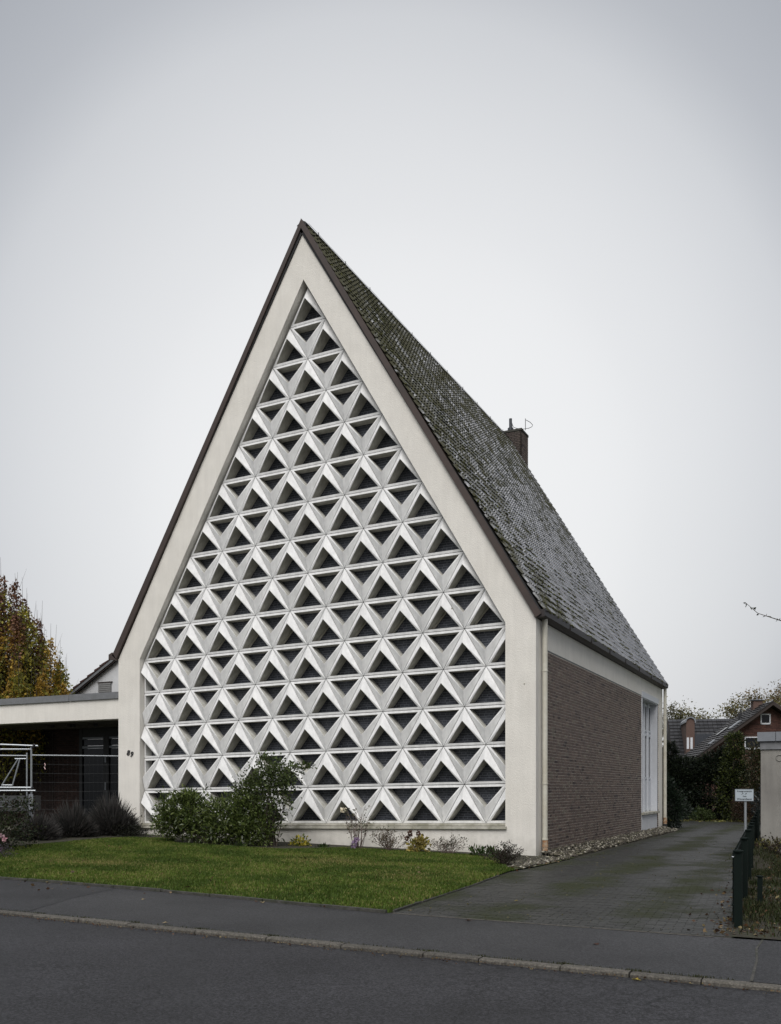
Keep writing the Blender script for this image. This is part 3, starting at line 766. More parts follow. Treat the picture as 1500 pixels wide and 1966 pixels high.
# bricks
rb = random.Random(3); bricks = []
course, gp = 0.0668, 0.0125
z = -0.10; ci = 0
while z + course < ZB1:
    for (ya, yb) in ((YB0, YB1 - .005), (14.19, 14.44)):
        y = ya + (0.11 if ci % 2 else 0) * (1 if yb - ya > 1 else 0)
        if ci % 2 and yb - ya > 1: bricks.append((ya, y - gp, z))
        while y < yb - .03:
            L = 0.235 if rb.random() < .55 else 0.118
            e2 = min(y + L, yb); bricks.append((y, e2 - gp, z)); y += L
    z += course; ci += 1
def bcol():
    v = rb.uniform(.82, 1.22) * 1.55; t = rb.random()
    if t < .06: return (0.036*v, 0.026*v, 0.024*v)
    if t < .12: return (0.105*v, 0.088*v, 0.07*v)
    if t < .5: return (0.092*v, 0.068*v, 0.056*v)
    return (0.078*v, 0.057*v, 0.049*v)
bm_ = {}
for L in (0.235, 0.118):
    for k in range(6):
        q = MB(); q.box(-.045, 0, 0, L - gp, 0, course - gp, bcol(), skip='l'); bm_[(L, k)] = q.mesh('brick', M['brick'])
full = [b for b in bricks if any(abs(b[1] + gp - b[0] - L) < 1e-4 for L in (0.235, 0.118))]
full.sort(key=lambda b: (b[0] + 18.5)**2 + (b[2] - 1.43)**2)
fs = set(full[:300])
for b in full[:300]:
    L = 0.235 if b[1] + gp - b[0] > .2 else 0.118
    link_mesh('brick', bm_[(L, rb.randrange(6))], ch, Vector((-.009 + rb.uniform(-.0015, .0015), b[0], b[2])) - co)
mb = MB()
for b in bricks:
    if b in fs or b[1] - b[0] < .02: continue
    x = -.009 + rb.uniform(-.002, .002); mb.box(-.05, x, b[0], b[1], b[2], b[2] + course - gp, bcol(), skip='l')
mb.build('brick', M['brick'], ch, 'stuff')
MB().box(-.05, -.004, YB0, YB1, ZB1 - .022, ZB1 - .002).build('flashing', M['zinc_edge'], ch)

# tall side window
win = MB(); fr = .07
win.box(-.30, .015, WY0, WY0 + fr, .70, ZB1); win.box(-.30, .004, WY1 - fr, WY1 + .02, .70, ZB1)
win.box(-.05, .028, WY0 - .02, WY1 + .10, ZB1 - .06, ZB1 + .13); win.box(-.30, .0, WY0 + fr, WY1 - fr, ZB1 - .09, ZB1 - .061)
window = win.build('side_window', M['white'], ch, label='tall narrow white window at the rear of the brick side wall')
bays = 4; bw = (WY1 - WY0 - 2*fr) / bays
for i in range(1, bays):
    yy = WY0 + fr + bw * i
    MB().box(-.30, -.165, yy - .035, yy + .035, .70, ZB1 - .09).build('mullion', M['white'], window)
for i in range(bays):
    ya, yb = WY0 + fr + bw*i + .045*(i > 0), WY0 + fr + bw*(i+1) - .045*(i < bays-1)
    for z0, z1, gl in ((.74, 1.72, False), (1.80, 3.32, True), (3.42, 4.33, True)):
        if gl:
            f = MB(); b = .06
            f.box(-.27, -.215, ya, ya + b, z0, z1); f.box(-.27, -.215, yb - b, yb, z0, z1)
            f.box(-.27, -.20, ya + b, yb - b, z0, z0 + b); f.box(-.27, -.20, ya + b, yb - b, z1 - b, z1)
            f.build('sash', M['white'], window)
            MB().box(-.26, -.235, ya + b, yb - b, z0 + b, z1 - b).build('pane', M['darkglass'], window)
        else:
            MB().box(-.26, -.215, ya + .01, yb - .01, z0, z1).build('lower_panel', M['white'], window)
    MB().box(-.28, -.23, ya, yb, .70, .74).box(-.28, -.23, ya, yb, 1.72, 1.80).box(-.28, -.23, ya, yb, 3.32, 3.42).box(-.28, -.23, ya, yb, 4.33, ZB1 - .09).build('transom', M['white'], window)
MB().box(-.30, .07, WY0 + .01, WY1 + .06, .63, .695).build('window_sill', M['sill'], ch)
MB().box(-.05, -.006, WY0 + .012, WY1 - .02, .02, .625).build('apron_panel', M['stucco_white'], ch)
# rest of the shell
MB().box(-11.44, -11.10, .5, 15.05, -.1, 4.95).build('side_wall', M['stucco'], ch)
MB().prism([(-11.44, 15.05, -.1), (0, 15.05, -.1), (0, 15.05, 5.1), (-5.73, 15.05, 14.75), (-11.44, 15.05, 4.95)], (0, .12, 0)).build('rear_wall', M['stucco'], ch)

# roof: deck, tiles
E1 = Vector((0.15, 0, 5.20)); AP = Vector((-5.73, 0, 14.93)); E2 = Vector((-11.62, 0, 5.06))
YR0, YR1 = -0.03, 15.16
for E_ in (E1, E2):
    d = (AP - E_); up = Vector((-d.z, 0, d.x)).normalized() * (-1 if E_ is E1 else 1)
    if up.z < 0: up = -up
    m = MB(); a = E_ - up * .03; b = AP - up * .03; c = AP - up * .16; e4 = E_ - up * .16
    m.prism([(a.x, YR0, a.z), (b.x, YR0, b.z), (c.x, YR0, c.z), (e4.x, YR0, e4.z)], (0, YR1 - YR0, 0)); m.build('roof_deck', M['black'], ch)
TW, TE = 0.1495, 0.232
def tile_geo(w, l, c, c2=(.016, .016, .012)):
    """pan tile in local coords: x along the eave, y up the slope, z out; a dirty channel and a rounded roll, lower edge riding on the row below"""
    q = MB(); t0, t1 = .042, .006
    xs_ = [-w/2, -w/2 + w*.42, -w/2 + w*.52, -w/2 + w*.70, -w/2 + w*.88, w/2]; zo = [-.014, -.014, .018, .026, .018, -.014]
    lo = [(x, 0, t0 + o) for x, o in zip(xs_, zo)]; hi = [(x, l + .03, t1 + o) for x, o in zip(xs_, zo)]
    for k in range(5): q.face([lo[k], lo[k+1], hi[k+1], hi[k]], c2 if k == 0 else c)
    for k in range(5): q.face([(lo[k][0], 0, -.012), (lo[k+1][0], 0, -.012), lo[k+1], lo[k]], c2)
    return q
rt = random.Random(9)
def tcol():
    v = rt.uniform(.68, 1.35); return (0.145*v, 0.151*v, 0.168*v)
def slope_frame(E_, flip):
    d = (AP - E_); L = d.length; d.normalize()
    xa = Vector((0, 1, 0)) if not flip else Vector((0, -1, 0))
    n_ = xa.cross(d)
    if n_.z < 0: xa = -xa; n_ = xa.cross(d)
    return Matrix(((xa.x, d.x, n_.x), (xa.y, d.y, n_.y), (xa.z, d.z, n_.z))), L
tmesh = [tile_geo(TW, TE, tcol()).mesh('roof_tile', M['rooftile']) for _ in range(8)]
for E_, flip in ((E1, False), (E2 + Vector((.09, 0, -.05)), True)):
    Mt, L = slope_frame(E_, flip); rows = int(L / TE); cols_n = int((YR1 - YR0) / TW)
    base = []
    for r in range(rows):
        for c in range(cols_n):
            y = YR0 + TW * (c + .5) + .004 * math.sin(r * 2.3); y = min(max(y, YR0 + TW*.5 + (.06 if flip else 0)), YR1 - TW*.5)
            p = E_ + (AP - E_).normalized() * (r * TE) + Vector((0, y, 0)); base.append((p, r))
    if E_ is E1: base.sort(key=lambda t: (t[0] - Vector(cam.location)).length)
    par = base[:300] if E_ is E1 else []
    for p, r in par:
        o = link_mesh('roof_tile', tmesh[rt.randrange(8)], ch, p - co)
        rr = Mt @ Matrix.Rotation(rt.uniform(-.02, .02), 3, 'Z') @ Matrix.Rotation(rt.uniform(-.012, .012), 3, 'X')
        o.rotation_euler = rr.to_euler()
    Vs = []; Fs = []; Cs = []; t0 = tile_geo(TW, TE, (0, 0, 0)); tv = np.array(t0.v); Mn = np.array(Mt)
    for p, r in base[len(par):]:
        a = rt.uniform(-.02, .02); Rz = np.array(Matrix.Rotation(a, 3, 'Z') @ Matrix.Rotation(rt.uniform(-.014, .014), 3, 'X') @ Matrix.Rotation(rt.uniform(-.03, .03), 3, 'Y'))
        v = tv @ (Mn @ Rz).T + np.array(p - co); i0 = sum(map(len, Vs)) if False else len(Vs) * len(tv)
        Vs.append(v); Fs.append(np.array(t0.f) + i0); cc = np.tile(tcol(), (len(t0.f), 1)); cc[0] = cc[5:] = (.016, .016, .012) if False else cc[0]*0 + .015; Cs.append(cc)
    me = np_mesh('roof_tile', np.concatenate(Vs), np.concatenate(Fs), M['rooftile'], np.concatenate(Cs))
    link_mesh('roof_tile', me, ch, None, 'stuff')
# ridge tiles
for k in range(46):
    y0 = YR0 + .12 + k * .33; q = MB(); c = tcol(); lift = .008
    prof = [(-.12, -.17), (-.04, -.01), (0, .012), (.04, -.01), (.12, -.17)]
    a = [(AP.x + x, y0 - .02, AP.z + .03 + z + lift) for x, z in prof]; b = [(AP.x + x*.9, y0 + .34, AP.z + .03 + z*.97) for x, z in prof]
    for i in range(4): q.face([a[i], a[i+1], b[i+1], b[i]], c)
    q.face(a[::-1], c); q.build('ridge_tile', M['rooftile'], ch)
# lightning rod holders along the ridge
for k in range(11):
    y = .75 + k * 1.36; MB().bar((AP.x, y, AP.z + .03), (AP.x, y, AP.z + .15), .014).build('conductor_holder', M['black_metal'], ch)
MB().tube([(AP.x + .05, y, AP.z + .045 + .006 * math.sin(y * 4)) for y in np.arange(.2, 15, .3)], .005, 4).build('lightning_conductor', M['black_metal'], ch)
# moss cushions along tile edges, thickest near the front verge and the eaves
rg = np.random.default_rng(21); Mt, L = slope_frame(E1, False); Mn = np.array(Mt); pts = []; sz = []
dirn = np.array((AP - E1).normalized()); nor = Mn[:, 2]
for r in range(int(L / TE)):
    s_ = r * TE
    for y in np.arange(YR0 + .05, YR1 - .1, .055):
        n1 = mnoise.noise(Vector((y * .9, s_ * .55, 2))) + .45 * mnoise.noise(Vector((y * 3.1, s_ * 2.4, 7)))
        pr = .14 + n1 * 1.15 + .30 * max(0, 1 - y / 4.0) + .08 * max(0, 1 - s_ / 3) - .10 * (s_ > 8)
        if rg.uniform() < pr:
            for _ in range(3):
                q = np.array(E1) + dirn * (s_ - .015 + rg.normal(0, .02) + (rg.uniform(0, .12) if n1 > .35 else 0)) + np.array((0, y + rg.normal(0, .02), 0)) + nor * (.036 + rg.uniform(0, .012))
                pts.append(q); sz.append(rg.uniform(.011, .030) * (1.25 if y < 4 else 1))
P = np.array(pts); S_ = np.array(sz)[:, None, None]
ico = np.array([(1,0,0),(-1,0,0),(0,1,0),(0,-1,0),(0,0,1),(0,0,-1)], float); fo = np.array([(0,2,4),(2,1,4),(1,3,4),(3,0,4),(2,0,5),(1,2,5),(3,1,5),(0,3,5)])
def lumps(name, P, S_, cols, m, rg, parent=None, kind='stuff', flat=(1, 1, .7), o=(0, 0, 0)):
    n = len(P); v = ico[None] * S_ * np.array(flat) * rg.uniform(.6, 1.35, (n, 6, 1)); 
    a = rg.uniform(0, 6.28, n); ca, sa = np.cos(a)[:, None], np.sin(a)[:, None]
    v = np.stack([v[..., 0]*ca - v[..., 1]*sa, v[..., 0]*sa + v[..., 1]*ca, v[..., 2]], -1)
    V = (v + (P - np.array(o))[:, None]).reshape(-1, 3); F = (fo[None] + (np.arange(n) * 6)[:, None, None]).reshape(-1, 3)
    me = np_mesh(name, V, F, m, np.repeat(cols, 8, axis=0)); return link_mesh(name, me, parent, None, kind)
M['moss'] = mat('moss', (0, 0, 0), 1.0, 0.2, 30, attr=True)
lumps('moss', P, S_, pick_cols(rg, len(P), [(0.055, 0.060, 0.015), (0.080, 0.082, 0.018), (0.026, 0.026, 0.011), (0.018, 0.016, 0.011), (0.05, 0.052, 0.015)], .3), M['moss'], rg, ch, o=co)

# gutter with end cap, soffit
g = MB()
prof = [(-.02, 5.06), (.09, 5.045), (.185, 5.085), (.20, 5.215), (.185, 5.215), (.17, 5.10), (.0, 5.09), (-.02, 5.2)]
g.prism([(x, -.03, z) for x, z in prof][::-1], (0, 15.28, 0)); g.box(-.02, .195, -.035, -.02, 5.05, 5.205); g.build('gutter', M['gutter'], ch)
for k in range(1, 8): MB().box(.186, .206, k*2.0, k*2.0 + .03, 5.075, 5.215).build('gutter_joint', M['gutter'], ch)
MB().prism([(-.06, 0.1, 5.19), (.02, 0.1, 5.05), (-.06, .1, 5.0)], (0, 15.0, 0)).build('eaves_board', M['gutter'], ch)
g = MB(); g.prism([(-11.44, -.07, 4.87), (-11.72, -.07, 4.90), (-11.72, -.07, 5.03), (-11.60, -.07, 5.08)], (0, 15.2, 0)); g.build('gutter', M['fascia'], ch)
# downpipes
def downpipe(x, y, z0, lean=0):
    p = MB().tube([(x, y, 5.07), (x, y, z0 + .36)], .057, 14).build('downpipe', M['pipe'], ch, smooth=False)
    MB().tube([(x + .004, y, z0 + .36), (x + .004, y, z0 + .14)], .062, 14).build('pipe_foot', M['rust'], p)
    MB().tube([(x + .004, y, z0 + .14), (x + .004, y, z0 - .08)], .060, 14).build('pipe_socket', M['black'], p)
    for zz in (z0 + .37, 1.55, 3.95): MB().tube([(x, y, zz), (x, y, zz + .028)], .066, 14).build('pipe_ring', M['pipe'], p)
    MB().tube([(x + .004, y, z0 + .215), (x + .004, y, z0 + .24)], .069, 14).build('pipe_clip', M['rust'], p)
downpipe(.085, .37, .0); downpipe(.10, 15.13, .08)
# chimney behind the rear gable
chim = MB().box(-5.985, -5.31, 15.23, 16.02, 8, 15.30).build('chimney', M['edging'], ch)
q = MB(); z = 13.6; k = 0
while z < 15.26:
    for (u0, u1, face) in ((-6.0, -5.276, 'f'), (15.2, 16.05, 's')):
        u = u0 - (.11 if k % 2 else 0)
        while u < u1 - .02:
            a, b = max(u, u0), min(u + .21, u1)
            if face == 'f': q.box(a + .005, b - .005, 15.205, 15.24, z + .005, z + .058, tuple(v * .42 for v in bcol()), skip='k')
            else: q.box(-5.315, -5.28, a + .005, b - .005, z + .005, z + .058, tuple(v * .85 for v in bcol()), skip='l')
            u += .22
    z += .067; k += 1
q.build('brick', M['brick'], chim, 'stuff')
MB().box(-6.02, -5.262, 15.185, 16.06, 15.285, 15.365).build('chimney_cap', M['edging'], chim)
f = MB().tube([(-5.80, 15.45, 15.36), (-5.80, 15.45, 15.52), (-5.80, 15.45, 15.56)], [.11, .115, .07], 12).tube([(-5.80, 15.45, 15.55), (-5.80, 15.45, 15.90)], .058, 12)
f.build('flue', M['slate'], chim)
arc = [(-5.68, 15.3, 15.62), (-5.64, 15.32, 15.50), (-5.52, 15.38, 15.45), (-5.3, 15.5, 15.43), (-5.12, 15.62, 15.47), (-5.02, 15.7, 15.54), (-5.0, 15.75, 15.62), (-5.05, 15.6, 15.68), (-5.17, 15.45, 15.74)]
MB().tube(arc, .011, 5).build('air_terminal', M['black_metal'], chim)
MB().tube([(-5.2, 15.45, 15.35), (-5.2, 15.45, 15.80)], .013, 5).tube([(-5.68, 15.3, 15.36), (-5.68, 15.3, 15.66)], .008, 5).build('air_terminal_rod', M['black_metal'], chim)
# house number
for s_, x, z, rot in (('8', -11.10, 2.405, -.12), ('9', -10.985, 2.365, -.16)):
    o = link_mesh('house_digit', text_mesh(s_, .195, .008, M['black_metal'], 'house_digit', .18, .004), ch, Vector((x, -.010, z)) - co)
    o.rotation_euler = (R(90), rot * -1, 0); o['label'] = 'dark metal digit %s on the gable' % s_
# small marks on the stucco
for x, z in ((-.25, 3.67), (-4.98, 13.33), (-1.9, 5.4)):
    MB().tube([(x, -.006, z), (x, .002, z)], .018, 8).build('plaster_mark', M['sill'], ch)

# ------------------------------------------------------------------ annex with recessed porch
an = thing('porch_annex', 'flat roofed cream annex with a dark recessed porch left of the church', 'annex', (-16, 2, .15))
for a, b in ((-30, -24.0), (-24, -18.2), (-18.2, -13.22), (-13.21, -11.445)):
    MB().box(a, b - .004, .0, .25, 3.865, 4.04).build('roof_edge_strip', M['zinc_edge'], an)
MB().box(-30, -11.442, .05, .42, 3.33, 3.864).build('fascia_beam', M['stucco'], an)
MB().box(-30, -11.7, .25, 6, 3.95, 4.0).build('roof', M['edging'], an)
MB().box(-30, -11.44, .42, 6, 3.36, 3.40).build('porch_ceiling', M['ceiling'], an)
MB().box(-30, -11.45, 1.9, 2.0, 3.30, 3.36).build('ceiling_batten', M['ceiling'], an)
YW = 2.9
MB().box(-30, -15.73, YW + .02, YW + .35, .1, 3.36).build('porch_wall', M['porchmortar'], an)
MB().box(-11.9, -11.45, .5, 3.2, .1, 3.36).build('porch_wall', M['stucco'], an)
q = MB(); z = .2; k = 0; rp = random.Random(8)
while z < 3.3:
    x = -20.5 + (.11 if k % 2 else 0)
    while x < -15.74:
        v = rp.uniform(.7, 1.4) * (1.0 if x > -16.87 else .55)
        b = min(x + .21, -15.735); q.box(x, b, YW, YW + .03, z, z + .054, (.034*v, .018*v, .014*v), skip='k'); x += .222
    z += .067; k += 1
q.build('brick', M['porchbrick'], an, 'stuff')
MB().box(-16.885, -16.86, YW - .02, YW + .02, .15, 3.3).build('wall_joint', M['porchmortar'], an)
# glazed entrance
door = MB()
door.box(-15.73, -15.60, YW - .02, YW + .12, .15, 3.36); door.box(-14.72, -14.50, YW - .03, YW + .12, .15, 3.10)
door.box(-15.60, -11.9, YW - .01, YW + .12, 3.08, 3.36)
dr = door.build('entrance_front', M['black_metal'], an)
for a, b in ((-15.59, -14.73), (-14.49, -13.6), (-13.5, -12.7), (-12.6, -11.95)):
    MB().box(a, b, YW + .02, YW + .05, .2, 2.72).box(a, b, YW + .02, YW + .05, 2.82, 3.01).build('entrance_pane', M['darkglass'], dr)
    MB().box(a, b, YW - .02, YW + .06, 2.73, 2.80).box(a, b, YW - .02, YW + .06, 3.02, 3.075).build('entrance_rail', M['zinc'], dr)
    n_ = int((b - a) / .14)
    for i in range(n_): MB().box(a + .14*i, a + .14*i + .10, YW + .09, YW + .11, .2, 2.72).build('curtain_slat', M['ceiling'], dr)
for z0, z1 in ((2.28, 2.5), (1.43, 1.66)): MB().box(-14.60, -14.57, YW - .09, YW - .06, z0, z1).build('door_handle', M['metal_galv'], dr)
for x, y in ((-15.35, 1.3), (-14.55, 1.33), (-13.75, 1.4)):
    l = MB().tube([(x, y, 3.36), (x, y, 3.27)], [.09, .11], 12).build('ceiling_lamp', M['ceiling'], an)
    MB().tube([(x + .16, y, 3.36), (x + .16, y, 3.28)], .05, 8).build('lamp_socket', M['black_metal'], l)

# ------------------------------------------------------------------ foliage helpers
def blob_points(rg, blobs, n, lump=.25, core=.35):
    """points through the outer part of lumpy ellipsoids; blobs = (centre, radii, weight)"""
    w = np.array([b[2] for b in blobs], float); w /= w.sum(); out = []; dirs = []
    for b, k in zip(blobs, (w * n).astype(int)):
        d = rand_unit(rg, k); r = rg.uniform(core**2, 1, k)**.5
        ns = np.array([mnoise.noise(Vector((x*2.2 + b[0][0], y*2.2, z*2.2 + b[0][2]))) + .5*mnoise.noise(Vector((x*5, y*5 + b[0][1], z*5))) for x, y, z in d])
        rr = (r * (1 + lump * ns * 1.6))[:, None]
        out.append(np.array(b[0]) + d * rr * np.array(b[1])); dirs.append(d)
    return np.concatenate(out), np.concatenate(dirs)

def shrub(name, label, cat, base, blobs, n, size, pal, seed, stems=6, matk='leaf', aspect=.5, core=.3, lump=.25, stem_m='bark', up=.3, group=None, jit=.25, stem_r=.012):
    rg = np.random.default_rng(seed); t = thing(name, label, cat, base, group)
    P, d = blob_points(rg, [((base[0]+c[0], base[1]+c[1], base[2]+c[2]), r, w) for c, r, w in blobs], n, lump, core)
    k = P[:, 2] > base[2] + .005; P, d = P[k], d[k]; n = len(P)
    dirs = d * .8 + rand_unit(rg, n) * .9 + np.array((0, 0, up))
    me = leaves_mesh('foliage', P, size, pick_cols(rg, n, pal, jit), M[matk], rg, base, aspect, dirs)
    link_mesh('foliage', me, t, None, 'stuff')
    m = MB(); rs = random.Random(seed)
    for i in range(stems):
        q = P[rs.randrange(n)]; b = Vector(base) + Vector((rs.uniform(-.16, .16), rs.uniform(-.1, .1), -.02)); q = Vector(q)
        mid = b.lerp(q, .5) + Vector((rs.uniform(-.05, .05), rs.uniform(-.05, .05), .08))
        m.tube([b, mid, q], [stem_r, stem_r*.7, stem_r*.3], 5)
    if stems: m.build('stems', M[stem_m], t, 'stuff')
    return t

# rhododendron mound and the taller rose/privet shrub
shrub('rhododendron_bush', 'big rounded dark green leathery shrub left of the taller shrub by the gable', 'shrub', (-7.15, -1.55, .12),
      [((-.95, -.1, .80), (.50, .48, .46), 1.6), ((-1.2, -.1, .5), (.42, .4, .34), .8), ((-.45, 0, .72), (.5, .5, .52), 1.4), ((.25, 0, .66), (.52, .5, .50), 1.6), ((.85, .05, .72), (.48, .45, .46), 1.4), ((1.1, .1, .4), (.5, .45, .4), 1.2), ((0, .1, .35), (1.0, .5, .36), 1.2), ((-.7, -.1, 1.15), (.25, .25, .16), .3), ((.75, 0, 1.12), (.22, .2, .14), .2)],
      15000, .105, [(0.055, 0.082, 0.018), (0.095, 0.130, 0.032), (0.15, 0.185, 0.055), (0.032, 0.046, 0.013)], 31, 14, 'glossleaf', .32, .4, .42, up=.25, stem_r=.02)
shrub('tall_shrub', 'tall loose open shrub with bare lower stems right of the rounded bush', 'shrub', (-5.72, -1.35, .12),
      [((-.10, 0, 1.60), (.50, .45, .42), 2), ((.32, 0, 1.66), (.48, .4, .36), 1.5), ((-.5, 0, 1.25), (.42, .4, .45), 1.3), ((.10, 0, 1.15), (.5, .4, .5), 1.5), ((.85, 0, 1.85), (.28, .14, .07), .25), ((0, 0, .75), (.42, .35, .4), .7), ((-.2, 0, 2.02), (.2, .2, .14), .2), ((-.75, 0, 1.35), (.34, .3, .26), .6), ((-.62, 0, .95), (.4, .35, .36), .8)],
      5200, .07, [(0.042, 0.064, 0.018), (0.065, 0.092, 0.026), (0.095, 0.125, 0.038), (0.036, 0.044, 0.018)], 32, 22, 'leaf', .6, .1, .4, up=.1, stem_r=.013)
# leggy rose stems
def stems_plant(name, label, cat, base, n, h, spread, seed, leaf_n, leaf_size, pal, m='paletwig', lean=.25, leaf_from=.55, r=.008, group=None):
    rg = np.random.default_rng(seed); t = thing(name, label, cat, base, group); mb = MB(); tips = []
    for i in range(n):
        a = rg.uniform(0, 6.28); s = spread * rg.uniform(.2, 1)
        b = Vector(base) + Vector((math.cos(a)*s*.4, math.sin(a)*s*.4, -.02)); hh = h * rg.uniform(.6, 1.05)
        top = b + Vector((math.cos(a)*s*lean/.25, math.sin(a)*s*lean/.25, hh))
        pts = [b, b.lerp(top, .35) + Vector((rg.normal(0, .02), rg.normal(0, .02), 0)), b.lerp(top, .7) + Vector((rg.normal(0, .035), rg.normal(0, .035), 0)), top]
        mb.tube(pts, [r, r*.85, r*.6, r*.3], 5)
        for k in range(3):
            f = rg.uniform(.5, .95); q = b.lerp(top, f); e2 = q + Vector((rg.normal(0, .1), rg.normal(0, .1), rg.uniform(.03, .14))); mb.tube([q, e2], [r*.5, r*.25], 4); tips.append(e2)
        tips += [pts[0].lerp(top, f) for f in rg.uniform(leaf_from, 1, 6)]
    mb.build('stems', M[m], t, 'stuff')
    if leaf_n:
        T = np.array([tuple(v) for v in tips]); P = T[rg.integers(0, len(T), leaf_n)] + rg.normal(0, .03, (leaf_n, 3))
        link_mesh('foliage', leaves_mesh('foliage', P, leaf_size, pick_cols(rg, leaf_n, pal, .3), M['leaf'], rg, base, .5), t, None, 'stuff')
    return t
def blossom(parent, p, r, col, name='blossom', seed=0):
    rg = np.random.default_rng(seed); n = 22; d = rand_unit(rg, n)
    P = np.array(p) + d * r * .25
    me = leaves_mesh(name, P, r, pick_cols(rg, n, [col], .15), M['leaf'], rg, tuple(off(parent)), .9, d + rand_unit(rg, n)*.4)
    return link_mesh(name, me, parent)
GR = [(0.05, 0.055, 0.022), (0.08, 0.075, 0.035), (0.03, 0.036, 0.016)]
rs_ = stems_plant('rose_bush', 'leggy rose of tall bare pinkish stems with one pale bloom', 'rose', (-3.95, -.55, .06), 17, .98, .24, 41, 210, .055, GR)
blossom(rs_, (-4.28, -.6, .98), .075, (.72, .66, .52), 'rose_bloom', 1)
blossom(rs_, (-3.95, -.72, .22), .09, (.32, .24, .36), 'aster_bloom', 2); blossom(rs_, (-3.86, -.75, .33), .07, (.36, .26, .40), 'aster_bloom', 3); blossom(rs_, (-3.98, -.76, .10), .08, (.34, .26, .38), 'aster_bloom', 5)
TW_ = [(0.085, 0.065, 0.040), (0.06, 0.052, 0.03), (0.11, 0.085, 0.05), (0.05, 0.045, 0.02)]
def twiggy(name, label, base, w, h, seed, leafn, pal, leaf=.04, n=44, cat='shrub', m='paletwig'):
    rg = np.random.default_rng(seed); t = thing(name, label, cat, base); mb = MB(); tips = []
    for i in range(n):
        a = rg.uniform(0, 6.28); sp = rg.uniform(.1, 1)**.8; tp = Vector(base) + Vector((math.cos(a)*w*sp, math.sin(a)*w*.7*sp, h*rg.uniform(.5, 1)*(1.08 - .45*sp)))
        b = Vector(base) + Vector((rg.normal(0, .025), rg.normal(0, .025), -.02)); md = b.lerp(tp, .5) + Vector((rg.normal(0, .02), rg.normal(0, .02), .04))
        mb.tube([b, md, tp], [.006, .004, .0015], 4, cap=False); tips += [md, tp, md.lerp(tp, .5), tp]
        for k in range(2):
            q = md.lerp(tp, rg.uniform(0, .8)); e2 = q + Vector((rg.normal(0, .06), rg.normal(0, .06), rg.uniform(0, .1))); mb.tube([q, e2], [.0025, .001], 3, cap=False); tips.append(e2)
    mb.build('stems', M[m], t, 'stuff')
    T = np.array([tuple(v) for v in tips]); P = T[rg.integers(0, len(T), leafn)] + rg.normal(0, .022, (leafn, 3))
    link_mesh('foliage', leaves_mesh('foliage', P, leaf, pick_cols(rg, leafn, pal, .3), M['leaf'], rg, base, .5), t, None, 'stuff')
    return t
twiggy('twiggy_shrub', 'rounded brownish twiggy shrub right of the bare rose stems', (-3.1, -.65, .05), .46, .66, 42, 850, TW_)
twiggy('low_shrub', 'sparse grey brown low shrub between the yellow hydrangea and the corner plants', (-1.72, -.65, .03), .50, .52, 43, 700, [(0.075, 0.068, 0.045), (0.055, 0.058, 0.036), (0.10, 0.085, 0.055)], n=36)
twiggy('barberry_shrub', 'dark reddish spiny shrub at the right end of the bed by the driveway', (.10, -2.35, .0), .42, .50, 44, 1500, [(0.022, 0.016, 0.014), (0.03, 0.034, 0.016), (0.045, 0.022, 0.018), (0.02, 0.022, 0.014)], .035, 50, m='bark')
twiggy('thin_rose_stem', 'thin near leafless rose stem at the left end of the lattice window', (-10.5, -.35, .2), .22, .95, 45, 60, GR, .045, 9)
hy = shrub('hydrangea', 'small yellow leaved hydrangea with brown seed heads in front of the plinth', 'shrub', (-2.42, -.66, .03), [((0, 0, .17), (.27, .22, .17), 1), ((.06, 0, .28), (.18, .15, .12), .5)], 420, .085, [(0.34, 0.27, 0.07), (0.25, 0.21, 0.06), (0.16, 0.16, 0.05), (0.42, 0.34, 0.12)], 46, 6, 'leaf', .65, .1, .2)
for i, (dx, z) in enumerate(((-.16, .50), (.03, .50), (-.24, .38))):
    MB().tube([(-2.42 + dx*.4, -.66, .1), (-2.42 + dx, -.70, z)], .004, 4).build('flower_stalk', M['paletwig'], hy)
    blossom(hy, (-2.42 + dx, -.70, z), .062, (.10, .055, .04), 'seed_head', 60 + i)
shrub('yellow_plant', 'low bright yellow and green plant right of the tall shrub', 'plant', (-5.35, -.70, .09), [((0, 0, .12), (.24, .18, .15), 1)], 260, .08, [(0.40, 0.36, 0.04), (0.50, 0.42, 0.06), (0.10, 0.13, 0.03)], 47, 3, 'leaf', .6, .1, .2)
for i, (x, y, h, lab) in enumerate(((-1.05, -.72, .20, 'small green leafy plant nearest the low grey shrub'), (-.72, -.85, .22, 'upright leafy plant with one curled brown leaf near the corner'), (-.42, -1.2, .16, 'dark low plant just left of the reddish spiny shrub'), (-4.75, -.72, .12, 'tiny green seedling at the foot of the plinth left of the rose stems'), (-6.15, -1.95, .2, 'pale green low plant at the foot of the big rounded bush'))):
    shrub('bed_plant', lab, 'plant', (x, y, .03), [((0, 0, h*.5), (.16, .14, h*.55), 1)], 90, .10, [(0.03, 0.06, 0.014), (0.05, 0.085, 0.02), (0.025, 0.035, 0.012)], 50 + i, 3, 'leaf', .4, .1, .2, up=.9, group='small plants in the church bed')
